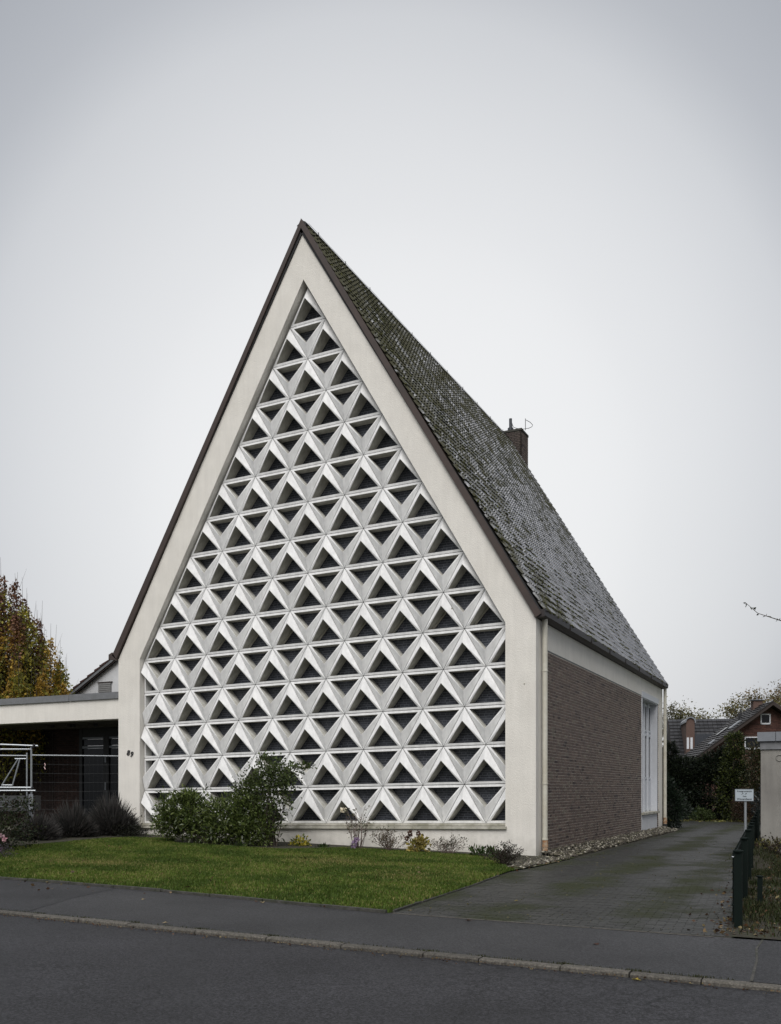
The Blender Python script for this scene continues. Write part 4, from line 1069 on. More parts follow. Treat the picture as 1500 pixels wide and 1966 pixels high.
# lavender mounds on the left
def lavender(label, base, w, h, seed, n=2600):
    rg = np.random.default_rng(seed); t = thing('lavender_bush', label, 'lavender', base, 'lavender bushes left of the gable')
    a = rg.uniform(0, 6.28, n); rr = rg.uniform(0, 1, n)**.5; el = rg.uniform(.15, 1, n)
    d = np.stack([np.cos(a)*rr*w, np.sin(a)*rr*w*.8, h*(1.05 - .55*rr**2)*rg.uniform(.40, 1.15, n)*(1 + .18*np.sin(a*3 + seed))], 1)
    b = d * rg.uniform(.3, .6, (n, 1)); P0 = b; P1 = d + rg.normal(0, .02, (n, 3))
    s = np.cross(P1 - P0, rand_unit(rg, n)); s /= np.linalg.norm(s, axis=1)[:, None]; s *= .0035
    tip = P1; V = np.stack([P0 - s, P0 + s, P0*.25 + P1*.75 + s*1.6, tip, P0*.25 + P1*.75 - s*1.6], 1).reshape(-1, 3)
    me = np_mesh('flower_stalks', V, np.arange(5*n).reshape(n, 5), M['leaf'], pick_cols(rg, n, [(0.055, 0.052, 0.05), (0.035, 0.036, 0.034), (0.08, 0.072, 0.068)], .3))
    link_mesh('flower_stalks', me, t, None, 'stuff')
    P, dd = blob_points(rg, [((base[0], base[1], base[2] + h*.32), (w*.95, w*.8, h*.42), 1)], int(n*1.3), .25, .3)
    P = P[P[:, 2] > base[2]]
    link_mesh('foliage', leaves_mesh('foliage', P, .055, pick_cols(rg, len(P), [(0.022, 0.022, 0.018), (0.035, 0.036, 0.032), (0.012, 0.011, 0.009)], .3), M['leaf'], rg, base, .22), t, None, 'stuff')
    return t
lavender('tallest grey lavender bush against the left edge of the white gable', (-10.95, -.75, .2), .80, .95, 71, 3000)
lavender('middle grey lavender bush between the other two', (-11.3, -1.75, .18), .75, .82, 72, 2800)
lavender('low dark lavender bush nearest the fence foot and the rose bush', (-11.45, -2.75, .15), .70, .66, 73, 2600)
shrub('dark_ground_plant', 'very dark leafy plant mass under the tallest lavender', 'shrub', (-10.35, -.85, .18), [((0, 0, .14), (.55, .4, .26), 1)], 1500, .06, [(0.014, 0.015, 0.01), (0.022, 0.024, 0.014)], 74, 4)
rb1 = shrub('rose_bush', 'broad dark rose bush with red and pink blooms at the left edge', 'rose', (-10.3, -4.75, .10),
      [((0, 0, .42), (.75, .7, .40), 2), ((-.3, .2, .85), (.5, .4, .38), .7), ((.35, .3, .95), (.28, .25, .3), .35), ((-1.2, 0, .45), (.8, .6, .45), 1.3)], 4200, .065, [(0.014, 0.022, 0.009), (0.022, 0.032, 0.012), (0.035, 0.045, 0.018), (0.03, 0.022, 0.014)], 75, 22, 'leaf', .6, .15, .35)
for i, (dx, dz, c) in enumerate(((.15, 1.22, (.30, .01, .03)), (-.25, 1.02, (.28, .01, .03)), (.38, .72, (.20, .02, .03)), (.3, .45, (.25, .03, .04)), (.55, .42, (.62, .45, .48)), (.62, .33, (.66, .40, .45)), (-.1, .2, (.20, .16, .24)), (.5, .12, (.22, .14, .22)), (-.4, .3, (.22, .18, .25)))):
    blossom(rb1, (-10.3 + dx, -4.75 - .45, .08 + dz), .055, c, 'rose_bloom', 80 + i)
shrub('heather_plant', 'low dull purple heather at the lower left corner of the lawn', 'plant', (-9.15, -5.75, .08), [((-.2, 0, .1), (.5, .35, .18), 1)], 1200, .035, [(0.06, 0.045, 0.065), (0.03, 0.028, 0.03), (0.09, 0.07, 0.09)], 76, 4)
# low garden wall behind the lavender
MB().box(-14.8, -12.1, -1.28, -1.13, .1, .44).build('garden_wall', M['sill'], None, None, (-13.4, -1.2, .1))
tag(bpy.data.objects['garden_wall'], 'low pale stone garden wall behind the lavender', 'wall')

# cornerstone pebbles along the plinth and brick wall
def pebbles(name, label, pts, smin, smax, seed, pal):
    rg = np.random.default_rng(seed); n = len(pts)
    o = lumps(name, np.array(pts), rg.uniform(smin, smax, (n, 1, 1)), pick_cols(rg, n, pal, .35), M['stone'], rg, None, 'stuff', (1.3, .9, .6)); o['label'] = label; return o
rg = np.random.default_rng(61); pts = []
for i in range(3400):
    y = rg.uniform(.2, 15.1); f = rg.uniform(0, 1)**1.3; pts.append((.03 + f * (.62 - .04 * min(1, y / 10)), y, .01 + .09 * (1 - f) + rg.uniform(0, .035)))
for i in range(1500):
    yy = rg.uniform(-2.5, .25); pts.append((rg.uniform(-.25 + .12*abs(yy), .66 - .05*abs(yy)), yy, .0 + rg.uniform(0, .035)))
PAL = [(0.12, 0.105, 0.08), (0.09, 0.08, 0.06), (0.045, 0.04, 0.03), (0.30, 0.28, 0.23), (0.08, 0.075, 0.045), (0.06, 0.05, 0.04)]
sheet('gravel_bed', [(0, .1), (.76, .1), (.82, 10.5), (.78, 15.3), (0, 15.3)], -.012, M['soil'])
pebbles('gravel_strip', 'strip of pale river pebbles along the brick side wall', pts, .018, .046, 62, PAL)
pts = [(rg.uniform(-11.2, -7.2), rg.uniform(-.45, -.05), .16 + rg.uniform(0, .05)) for i in range(420)] + [(rg.uniform(-6, 0), rg.uniform(-.3, -.03), .0 + rg.uniform(0, .04)) for i in range(260)]
pebbles('plinth_pebbles', 'scattered pebbles at the foot of the gable', pts, .02, .05, 63, PAL)
sheet('planting_bed', [(-14, -5), (-10.7, -5.2), (-10.2, -2.5), (-9.7, -1.0), (-8.9, -.75), (-8.0, -1.8), (-5, -1.8), (-4.2, -.42), (-.9, -.42), (-.1, -1.6), (.5, -2.6), (.35, 0), (-14, 0)], .0, M['soil'])
for v in bpy.data.objects['planting_bed'].data.vertices: v.co.z = lawn_z(v.co.x, v.co.y) + .018
MB().box(-.45, .16, -.34, -.02, -.06, .035).build('drain_slab', M['sill'], None, None, (-.15, -.2, -.05)); tag(bpy.data.objects['drain_slab'], 'flat pale stone slab at the right front corner of the church', 'stone slab')
lumps('round_stone', np.array([(-.30, -3.25, .02)]), np.array([[[.085]]]), np.array([(.17, .21, .19)]), M['stone'], np.random.default_rng(5), None, None, (1, 1, .85))
tag(bpy.data.objects['round_stone'], 'round blue grey stone on the grass before the spiny shrub', 'stone')

# ------------------------------------------------------------------ site fence, trailer
fa, fb = Vector((-13.135, -1.355, .30)), Vector((-11.62, .43, .30))
fd = (fb - fa); fl = fd.length; fu = fd.normalized()
sf = thing('site_fence', 'galvanised mesh site fence panel across the dark porch', 'fence', tuple(fa))
MB().tube([fa + Vector((0, 0, 0)), fa + Vector((0, 0, 2.10))], .021, 8).build('post', M['metal_galv'], sf)
MB().tube([fb, fb + Vector((0, 0, 2.0))], .021, 8).build('post', M['metal_galv'], sf)
MB().tube([fa + Vector((0, 0, 2.035)), fb + Vector((0, 0, 2.045))], .019, 8).build('rail', M['metal_galv'], sf)
q = MB()
for i in range(1, 9): q.tube([fa + Vector((0, 0, 2.04 - .235*i)), fa + fd*.5 + Vector((0, 0, 2.04 - .235*i - .012)), fb + Vector((0, 0, 2.05 - .235*i))], .0026, 4, cap=False)
for i in range(1, int(fl/.11)): q.tube([fa + fu*(.11*i), fa + fu*(.11*i) + Vector((0, 0, 2.03))], .0008, 3, cap=False)
q.build('wire_mesh', M['trailer_grey'], sf)
q = MB(); p = fa + fu*.33 + Vector((0, -.02, 1.83)); q.tube([p, p + Vector((.03, 0, -.05)), p + Vector((-.01, 0, -.1)), p + Vector((.03, 0, -.16))], .012, 5)
q.build('tape_knot', mat('red_white_tape', (.5, .2, .2), .7, .3, 40, (.7, .7, .7)), sf, label='scrap of red and white tape tied to the mesh')
ga, gb = Vector((-13.22, -1.43, .30)), Vector((-15.9, -4.6, .30))
sf2 = thing('site_fence', 'second site fence panel behind the trailer, cut by the left edge', 'fence', tuple(ga))
MB().tube([ga, ga + Vector((0, 0, 2.10))], .021, 8).build('post', M['metal_galv'], sf2); MB().tube([gb, gb + Vector((0, 0, 2.1))], .021, 8).build('post', M['metal_galv'], sf2)
MB().tube([ga + Vector((0, 0, 2.02)), gb + Vector((0, 0, 2.0))], .019, 8).build('rail', M['metal_galv'], sf2)

# trailer with scaffold tubes; local x runs along the picture, towards the right end
tr = thing('scaffold_trailer', 'grey trailer stacked with silver scaffold frames beside the porch', 'trailer', (-12.05, -2.05, .17), None, R(26.25))
Z = lambda z: z - .17
def T(name, m, *bars, parent=tr, r=.022):
    q = MB()
    for a, b in bars: q.tube([(a[0], a[1], Z(a[2])), (b[0], b[1], Z(b[2]))], r, 8)
    return q.build(name, M[m], parent, local=True)
MB().box(-3.4, 0, -.55, -.52, Z(.93), Z(1.29)).box(-3.4, -.3, .6, .63, Z(.93), Z(1.29)).box(-.03, 0, -.52, .0, Z(.93), Z(1.29)).box(-3.4, -.3, -.52, .6, Z(.90), Z(.94)).build('trailer_body', M['trailer_grey'], tr, local=True)
for zz in (1.02, 1.14): MB().box(-3.4, 0, -.565, -.552, Z(zz), Z(zz + .012)).build('side_rib', M['zinc'], tr, local=True)
MB().box(-.07, 0.03, -.585, -.553, Z(.95), Z(1.33)).build('corner_latch', M['zinc'], tr, local=True)
T('rail', 'metal_galv', ((-3.3, -.5, 2.63), (.12, -.5, 2.50))); T('rail', 'metal_galv', ((-3.3, -.45, 2.42), (-.06, -.45, 2.42)))
T('rail', 'metal_galv', ((-3.3, -.5, 1.50), (-.04, -.5, 1.49))); T('rail', 'metal_galv', ((-3.3, -.55, 1.415), (.08, -.55, 1.415)))
T('upright', 'metal_galv', ((-.05, -.48, 1.3), (-.05, -.48, 2.47))); T('upright', 'metal_galv', ((-3.2, -.48, 1.3), (-3.2, -.48, 2.5)))
T('scaffold_frame', 'metal_galv', ((-.80, -.4, 1.54), (-.40, -.4, 2.19)), ((-.54, -.4, 1.54), (-.36, -.4, 2.19)), ((-.80, -.4, 1.55), (-.54, -.4, 1.55)), ((-.48, -.4, 2.19), (-.2, -.4, 2.19)), r=.018)
T('scaffold_frame', 'metal_galv', ((-.92, -.3, 1.3), (-.92, -.3, 2.19)), ((-1.04, -.3, 1.3), (-1.0, -.3, 2.19)), ((-1.05, -.3, 2.19), (-.9, -.3, 2.19)), ((-1.0, -.3, 2.1), (-.92, -.3, 2.1)), r=.016)
T('clamp', 'black_metal', ((-.02, -.5, 2.46), (.05, -.5, 2.53)), r=.035); T('clamp', 'black_metal', ((-.06, -.5, 1.44), (0, -.5, 1.5)), r=.035)
q = MB().tube([(-1.5, -.62, Z(.55)), (-1.5, -.42, Z(.55))], .30, 18); q.build('wheel', M['black'], tr, local=True)
MB().prism([(-.12, -.5, Z(.92)), (.02, -.5, Z(.92)), (-.02, -.5, Z(.55))], (0, .04, 0)).tube([(-.1, -.5, Z(.92)), (.0, -.5, Z(.2))], .016, 6).build('jack_leg', M['zinc'], tr, local=True)

# ------------------------------------------------------------------ tree behind the annex and the white house
def column_tree(name, label, base, seed):
    rg = np.random.default_rng(seed); t = thing(name, label, 'tree', base); mb = MB(); base = Vector(base)
    mb.tube([base, base + Vector((.05, 0, 2.0)), base + Vector((0, 0, 4.5)), base + Vector((.1, 0, 8.6))], [.19, .15, .09, .02], 8)
    pal = {'o': [(0.38, 0.24, 0.04), (0.48, 0.33, 0.06), (0.27, 0.16, 0.03)], 'b': [(0.17, 0.080, 0.052), (0.22, 0.115, 0.06), (0.12, 0.06, 0.04)], 'g': [(0.25, 0.24, 0.04), (0.35, 0.31, 0.05), (0.15, 0.16, 0.035)]}
    Ps = []; Cs = []
    for i in range(190):
        a = rg.uniform(0, 6.28); rad = 2.35 * rg.uniform(0, 1)**.55
        top = base + Vector((math.cos(a)*rad, math.sin(a)*rad, 0)); hmax = 9.0 - 2.0 * (rad / 2.35)**1.3 * 2.05
        z1 = hmax * rg.uniform(.82, 1.0); z0 = max(1.2, z1 - rg.uniform(1.5, 3.2))
        s0 = base + Vector((math.cos(a)*rad*.35, math.sin(a)*rad*.35, max(.8, z0 - 1.2))); s1 = top + Vector((0, 0, z0)); s2 = top + Vector((rg.normal(0, .08), rg.normal(0, .08), z1 + rg.uniform(.15, .75)))
        mb.tube([s0, s1, s2], [.03, .018, .003], 5, cap=False)
        if rg.uniform() < .5:
            q = s1.lerp(s2, .7); mb.tube([q, q + Vector((rg.normal(0, .12), rg.normal(0, .12), rg.uniform(.5, 1.0)))], [.006, .002], 3, cap=False)
        k = 330; f = rg.uniform(0, 1, k); w = .36 * np.sin(np.pi * np.clip(f*.9 + .08, 0, 1))**.7
        P = np.array(s1)[None]*(1-f)[:, None] + np.array(top + Vector((0, 0, z1)))[None]*f[:, None] + rand_unit(rg, k)*(w*rg.uniform(0, 1, k)**.5)[:, None]
        tone = 'b' if (z1 > 7.0 and rg.uniform() < .75) or (a > 2.2 and a < 4.2 and rg.uniform() < .5) else ('g' if rg.uniform() < .55 else 'o')
        Ps.append(P); Cs.append(pick_cols(rg, k, pal[tone], .3))
    for i in range(26):                                  # outer sprays with single leaves
        a = rg.uniform(-.9, .9); z = rg.uniform(2.5, 6); rr = 2.35 * (1 - (z-2)/14); s = base + Vector((math.cos(a)*rr, math.sin(a)*rr, z)); e2 = s + Vector((rg.uniform(.1, .35)*math.cos(a), .1, rg.uniform(.4, .8)))
        mb.tube([s, e2], [.008, .002], 4, cap=False); f = rg.uniform(0, 1, 22)[:, None]
        Ps.append(np.array(s)*(1-f) + np.array(e2)*f + rg.normal(0, .025, (22, 3))); Cs.append(pick_cols(rg, 22, pal['g'], .3) * .6)
    mb.build('trunk', M['bark'], t)
    P = np.concatenate(Ps); Cc = np.concatenate(Cs)
    link_mesh('crown', leaves_mesh('crown', P, .105, Cc, M['leaf'], rg, tuple(base), .62), t, None, 'stuff')
    return t
column_tree('hornbeam_tree', 'upright autumn tree with orange, brown and olive leaves behind the annex', (-19.55, 3.25, 0), 91)
lh = thing('white_house', 'white rendered house gable with red brown roof tiles behind the annex', 'house', (-15, 9, 0))
# gable faces the camera; roof rises to the right behind the church
rr0, rr1 = Vector(((-20.382, 6.7, 4.977))), Vector(((-17.68, 6.7, 6.471)))
sl = (rr1 - rr0); xr = -14.6; zr = rr0.z + sl.z/sl.x*(xr - rr0.x); sk = sl.z/sl.x; lx = -21.6; lz = rr0.z + sk*(lx - rr0.x)
MB().prism([(-21.3, 6.9, 0), (-8, 6.9, 0), (-8, 6.9, lz), (xr, 6.9, zr - .2), (-21.3, 6.9, lz - .05)], (0, 6, 0)).build('wall', M['stucco_white'], lh)
def rslab(x0, z0, x1, z1, y0, y1, t, name, m, kind=None): return MB().prism([(x0, y0, z0), (x1, y0, z1), (x1, y0, z1 - t), (x0, y0, z0 - t)], (0, y1 - y0, 0)).build(name, m, lh, kind)
rslab(lx, lz - .09, xr, zr - .09, 6.74, 13, .08, 'roof', M['wood_dark']); rslab(xr, zr - .09, 2*xr - lx, lz - .09, 6.74, 13, .08, 'roof', M['wood_dark'])
q = MB(); nrow = 20; dv = Vector((xr - lx, 0, zr - lz)); dn = Vector((-dv.z, 0, dv.x)).normalized()
for i in range(nrow):
    a = Vector((lx, 6.70, lz - .09)) + dv * (i / nrow); b = a + dv / nrow * 1.08
    q.prism([a + dn*.0, a + dn*.085, b + dn*.03, b], (0, 6.2, 0))
q.build('roof_tile_rows', M['tile_red'], lh, 'stuff')
rslab(lx, lz - .10, xr, zr - .10, 6.72, 6.78, .11, 'barge_board', M['zinc_edge']); rslab(lx, lz - .212, xr, zr - .212, 6.75, 6.78, .05, 'barge_board', M['wood_dark'])
MB().box(-18.63, -18.47, 6.76, 6.95, 5.89, 6.02).build('purlin_end', M['wood_dark'], lh)
v = MB()
for i in range(9): v.box(-18.77, -18.17, 6.84, 6.90, 4.75 + .068*i, 4.75 + .068*i + .054)
v.build('louvre_shutter', M['louvre'], lh); MB().box(-18.82, -18.12, 6.85, 6.91, 5.365, 5.40).build('shutter_lintel', M['wood_dark'], lh)

# ------------------------------------------------------------------ right side: garage, fence, sign
gar = thing('garage', 'grey rendered flat roofed garage cut by the right edge', 'garage', (6.5, 3.5, 0), None, R(0))
gx, gy = 4.27, 1.424; gdx, gdy = .8970, .4420      # the front runs across the view, a little off the church line
def gq(u, w): return (gx + gdx*u*.985 + .0*w, gy + .42*u*.0 + w)
gar.rotation_euler = (0, 0, 0)
MB().box(4.27, 10.5, 1.50, 7.5, -.1, 2.25).build('wall', M['stucco_grey'], gar)
MB().box(4.26, 10.52, 1.47, 7.52, 2.255, 2.46).build('roof_band', M['zinc_edge'], gar)
MB().box(4.21, 4.55, 1.42, 7.55, 2.42, 2.605).build('roof_edge_strip', M['zinc'], gar); MB().box(4.56, 10.6, 1.42, 7.55, 2.42, 2.605).build('roof_edge_strip', M['zinc'], gar)
q = MB(); ring = [(4.62 + .062*math.cos(a), 1.492, 2.08 + .062*math.sin(a)) for a in np.linspace(0, 6.28, 18)]; q.tube(ring, .008, 4); q.build('wall_vent_ring', M['stucco_grey'], gar)

twiggy('creeper', 'tangled bare brown creeper with a few yellow leaves at the garage foot', (4.55, 1.05, .12), .62, .42, 48, 600, [(0.05, 0.035, 0.022), (0.03, 0.03, 0.015), (0.16, 0.15, 0.05)], .06, 60, 'plant', 'bark')
gf = thing('mesh_fence', 'low dark green double rod mesh fence along the driveway', 'fence', (4.45, -3, -.05))
PY = [-8.2, -5.46, -2.73, -.8, .7, 2.3, 4.8, 7.5, 10.2, 12.9]
def fx(y): return 4.742 - .0655 * (y + 8.2)
for i, y in enumerate(PY):
    x = fx(y); p = MB().box(x - .03, x + .05, y - .03, y + .03, -.1, .775).build('post', M['green_metal'], gf)
    MB().tube([(x + .01, y, .775), (x + .01, y, .79), (x + .01, y, .797)], [.056, .056, .03], 14).build('post_cap', M['green_metal'], p)
    MB().tube([(x - .03, y, .72), (x - .055, y, .72)], .010, 6).build('bolt', M['zinc'], p)
for y0, y1 in zip(PY[:-1], PY[1:]):
    q = MB(); n_ = int((y1 - y0) / .05)
    for k in range(n_ + 1):
        y = y0 + .02 + (y1 - y0 - .04) * k / n_; x = fx(y) - .045; q.bar((x, y, -.0), (x, y, .765), .007)
    for k in range(5):
        for s_ in (-.009, .009):
            z = .03 + .175 * k; q.bar((fx(y0) - .045 + s_, y0, z), (fx(y1) - .045 + s_, y1, z), .009)
    q.build('mesh_panel', M['green_metal'], gf)
st = MB().box(4.77, 4.83, -5.98, -5.92, -.1, .32).build('post_stump', M['green_metal'], None, None, (4.8, -5.95, -.05)); tag(st, 'short dark green post stump behind the nearest fence post', 'post')
MB().tube([(4.80, -5.95, .32), (4.80, -5.95, .335)], .045, 10).build('post_cap', M['green_metal'], st)

sx_, sy_ = 4.283, -2.25
sg = thing('notice_sign', 'small white notice Privatgrundstück Kein Winterdienst on a grey post', 'sign', (sx_, sy_, 0), None, R(26.25))
MB().tube([(.03, .02, 0), (.03, .02, 1.42)], .021, 10).build('sign_post', M['metal_galv'], sg, local=True)
bd = MB().box(-.152, .152, -.012, -.004, 1.252, 1.440).build('sign_board', M['sign_white'], sg, local=True)
MB().box(-.155, .155, -.0135, -.003, 1.440, 1.447).box(-.155, -.150, -.0135, -.003, 1.249, 1.44).box(.150, .155, -.0135, -.003, 1.249, 1.44).box(-.155, .155, -.0135, -.003, 1.245, 1.2515).build('sign_rim', M['zinc'], sg, local=True)
for s_, z, size in (('Privatgrundstück', 1.408, .0365), ('Kein', 1.325, .033), ('Winterdienst', 1.278, .0460)):
    o = link_mesh('sign_lettering', text_mesh(s_, size, .0004, M['sign_print'], 'sign_lettering', 0, .0009), bd, (.0 if s_ != 'Kein' else .005, -.0128, z)); o.rotation_euler = (R(90), 0, 0)
for x in (-.035, .02, ):
    q = MB(); q.bar((x - .014, -.0128, 1.352), (x + .010, -.0128, 1.374), .006, .001, up=(0, 1, 0)); q.bar((x + .004, -.0128, 1.380), (x + .018, -.0128, 1.362), .010, .001, up=(0, 1, 0)); q.build('sign_symbol', M['sign_print'], bd, local=True)

# conifers and hedge shrubs behind the driveway
DK = [(0.007, 0.011, 0.007), (0.012, 0.018, 0.009), (0.018, 0.025, 0.012), (0.005, 0.008, 0.005)]
def conifer(name, label, base, blobs, n, pal, seed, size=.16, droop=.2, group='dark evergreens behind the driveway', aspect=.35):
    rg = np.random.default_rng(seed); t = thing(name, label, 'conifer', base, group)
    P, d = blob_points(rg, [((base[0]+c[0], base[1]+c[1], base[2]+c[2]), r, w) for c, r, w in blobs], n, .28, .5)
    k = P[:, 2] > base[2]; P, d = P[k], d[k]; n = len(P)
    me = leaves_mesh('crown', P, size, pick_cols(rg, n, pal, .3), M['leaf'], rg, base, aspect, d + rand_unit(rg, n)*.6, droop)
    link_mesh('crown', me, t, None, 'stuff')
    h = max(c[2] for c, r, w in blobs); MB().tube([base, (base[0], base[1], base[2] + h)], [.10, .03], 7).build('trunk', M['bark'], t)
    return t
conifer('yew_tree', 'broad black green yew with a leaning top behind the church downpipe', (-1.6, 27.2, 0), [((0, 0, 1.3), (1.6, 1.2, 1.5), 2), ((.3, 0, 2.4), (1.2, .8, .7), .7), ((-.1, 0, 3.0), (.35, .4, .8), .3)], 17000, DK, 101)
conifer('yew_tree', 'widest black green yew in the middle of the dark hedge', (.1, 27.6, 0), [((0, 0, 1.3), (1.5, 1.1, 1.5), 2), ((.2, 0, 2.5), (1.1, .7, .7), .8), ((.6, 0, 3.0), (.35, .35, .45), .2)], 17000, DK, 102)
conifer('thuja_tree', 'narrow yellow green arborvitae rising above the dark hedge', (1.25, 26.8, 0), [((0, 0, 1.2), (.85, .8, 1.4), 1.6), ((.05, 0, 2.5), (.6, .55, 1.0), 1.0), ((.05, 0, 3.55), (.42, .4, .62), .5)], 9500, [(0.022, 0.030, 0.009), (0.045, 0.058, 0.014), (0.012, 0.018, 0.008), (0.07, 0.085, 0.02)], 103, .14)
shrub('brown_shrub', 'loose olive and brown leaved shrub between the arborvitae and the garage', 'shrub', (2.6, 25.8, 0), [((0, 0, 1.3), (1.0, .9, 1.3), 2), ((.2, 0, 2.5), (.9, .8, .9), 1.3), ((-.3, 0, 3.0), (.5, .5, .6), .4)], 7500, .12, [(0.025, 0.028, 0.012), (0.045, 0.038, 0.016), (0.03, 0.04, 0.012), (0.06, 0.045, 0.022)], 104, 34, 'leaf', .5, .2, .4)
shrub('rusty_shrub', 'small rusty brown shrub at the foot of the hedge left of the sign', 'shrub', (1.9, 24.6, 0), [((0, 0, .6), (.6, .5, .65), 1)], 1800, .09, [(0.05, 0.028, 0.016), (0.035, 0.022, 0.014)], 105, 10)
shrub('grey_shrub', 'blue grey leathery shrub directly behind the sign post', 'shrub', (3.25, 22.0, 0), [((0, 0, .7), (.9, .6, .85), 1)], 2600, .13, [(0.03, 0.036, 0.034), (0.02, 0.024, 0.024), (0.045, 0.05, 0.048)], 106, 8)
shrub('low_green_shrub', 'low bright green shrub on the mossy edge before the yews', 'shrub', (.0, 25.6, 0), [((0, 0, .25), (.55, .4, .32), 1)], 900, .11, [(0.03, 0.045, 0.012), (0.05, 0.07, 0.02)], 107, 5)
conifer('clipped_yew', 'dark green feathery conifer at the rear corner of the church', (-.25, 17.2, 0), [((0, 0, .75), (.85, .7, .9), 2), ((-.2, 0, 1.5), (.6, .5, .55), .7)], 6500, [(0.012, 0.022, 0.012), (0.02, 0.034, 0.018), (0.008, 0.013, 0.008)], 108, .13, .1, None)
rg = np.random.default_rng(66); n = 1500
P = np.stack([rg.uniform(-2.2, 3, n), rg.uniform(24.5, 30, n), np.full(n, .02)], 1); k = rg.uniform(0, 1, n) < .7; P = P[k]
o = link_mesh('fallen_leaves', leaves_mesh('fallen_leaves', P, .13, pick_cols(rg, len(P), [(.20, .19, .05), (.13, .13, .04), (.09, .07, .03)], .3), M['leaf'], rg, (0, 0, 0), .6, rg.normal(size=(len(P), 3)) * np.array((1, 1, .08))), None, None, 'stuff')
o['label'] = 'yellow leaves strewn at the far end of the driveway'

# far red brick house
hA = thing('brick_house', 'red brick house with a dark tiled gable roof and white windows beyond the hedge', 'house', (1.78, 46.45, 0), None, R(20.85))
sl = .742
def lb(pts, d, name, m, parent, kind=None): return MB().prism(pts, d).build(name, m, parent, kind, local=True)
lb([(-7.6, .7, 0), (6.0, .7, 0), (6.0, .7, 7.0 - sl*6.0), (0, .7, 6.98), (-7.6, .7, 6.98 - sl*7.6)], (0, 4.4, 0), 'wall', M['redmortar'], hA)
q = MB(); rh = random.Random(2); z = 1.0; k = 0
while z < 6.85:
    x = -7.4 + (.13 if k % 2 else 0)
    while x < 4.0:
        if z < 6.98 - sl*abs(x) - .12 and not (-.68 < x < -.05 and 5.7 < z < 6.55) and not (-1.72 < x < -.55 and 4.05 < z < 5.05):
            v = rh.uniform(.6, 1.45); q.box(x, x + .24, .675, .70, z, z + .065, (.078*v, .034*v, .026*v), skip='k')
        x += .26
    z += .085; k += 1
q.build('brick', M['redbrick'], hA, 'stuff', local=True)
for x0, z0, x1, z1, nm in ((-8.3, 7.29 - sl*8.3, 0, 7.29, 'roof'), (6.5, 7.29 - sl*6.5, 0, 7.29, 'roof')):
    lb([(x0, 0, z0), (x1, 0, z1), (x1, 0, z1 - .26), (x0, 0, z0 - .26)], (0, 5.3, 0), nm, M['wood_dark'], hA)
q = MB(); nr = 34; dv = Vector((8.3, 0, sl*8.3)); dn = Vector((-dv.z, 0, dv.x)).normalized(); a0 = Vector((-8.3, -.05, 7.29 - sl*8.3))
for i in range(nr):
    a = a0 + dv*(i/nr); b = a + dv/nr*1.05; v = rh.uniform(.8, 1.25)
    for j in range(17):
        v = rh.uniform(.7, 1.35)
        q.prism([a + dn*.0 + Vector((0, j*.305, 0)), a + dn*.10 + Vector((0, j*.305, 0)), b + dn*.03 + Vector((0, j*.305, 0)), b + Vector((0, j*.305, 0))], (0, .285, 0), (.036*v, .034*v, .036*v))
q.build('roof_tile', M['tile_dark'], hA, 'stuff', local=True)
for xa, xb, za, zb in ((-.62, .02, 5.80, 6.50), (-1.65, -.35, 4.15, 4.98)):
    w = MB(); t_ = .07
    w.box(xa, xb, .62, .71, za, za + t_*1.4); w.box(xa, xb, .62, .71, zb - t_, zb); w.box(xa, xa + t_, .62, .71, za, zb); w.box(xb - t_, xb, .62, .71, za, zb)
    w_ = w.build('window_frame', M['white'], hA, local=True); MB().box(xa + t_, xb - t_, .64, .69, za + t_, zb - t_).build('pane', M['darkglass'], w_, local=True)
def rp_(x, y): return 7.29 + sl * x + .08
MB().box(-.62, -.02, 2.2, 2.8, 6.0, 7.52).build('chimney', M['redmortar'], hA, local=True)
MB().box(-.8, .1, 2.1, 2.9, 7.56, 7.60).box(-.36, -.28, 2.4, 2.5, 7.60, 7.80).build('chimney_cover', M['zinc'], hA, local=True)
for x, y in ((-1.75, 1.6), (-1.35, 2.6)): MB().tube([(x, y, rp_(x, y) - .1), (x, y, rp_(x, y) + .62)], .055, 8).build('vent_pipe', M['black_metal'], hA, local=True)
for x, y in ((-2.5, .9), (-3.0, 2.2), (-3.9, .6)):
    L = .75 if x > -3.5 else .35; a = Vector((x, y, rp_(x, 0) + .02)); b = Vector((x + L, y, rp_(x + L, 0) + .02))
    MB().prism([a, b, b + Vector((0, .55, 0)), a + Vector((0, .55, 0))], dn * .06).build('skylight', M['zinc'] if x != -3.0 else M['darkglass'], hA, local=True)

hB = thing('dark_roofed_house', 'house with a broad dark tiled roof and a round topped brick dormer', 'house', (-4.1, 57.0, 0), None, R(14.75))
# local x across the view, ridge at z 7
q = MB(); nr = 13
for i in range(nr):
    f0, f1 = i/nr, (i+1)/nr
    for j in range(22):
        xa = -2.55 + j*.33; v = rh.uniform(.75, 1.3)
        if xa > 5.2: continue
        ya, yb = -4.2*(1-f0), -4.2*(1-f1*1.0); za, zb = 7.0 - 3.6*(1-f0), 7.0 - 3.6*(1-f1)
        q.prism([(xa, ya, za), (xa, yb, zb), (xa, yb, zb + .04), (xa, ya - .03, za + .13)], (.31, 0, 0), (.034*v, .034*v, .037*v))
q.build('roof_tile', M['tile_dark'], hB, 'stuff', local=True)
MB().prism([(-2.6, -4.3, 3.3), (-2.6, 0, 6.95), (-2.6, 4.3, 3.3)], (8.2, 0, 0)).build('roof', M['wood_dark'], hB, local=True)
MB().box(-2.3, 5.4, -3.6, 3.6, 0, 3.4).build('wall', M['redmortar'], hB, local=True)
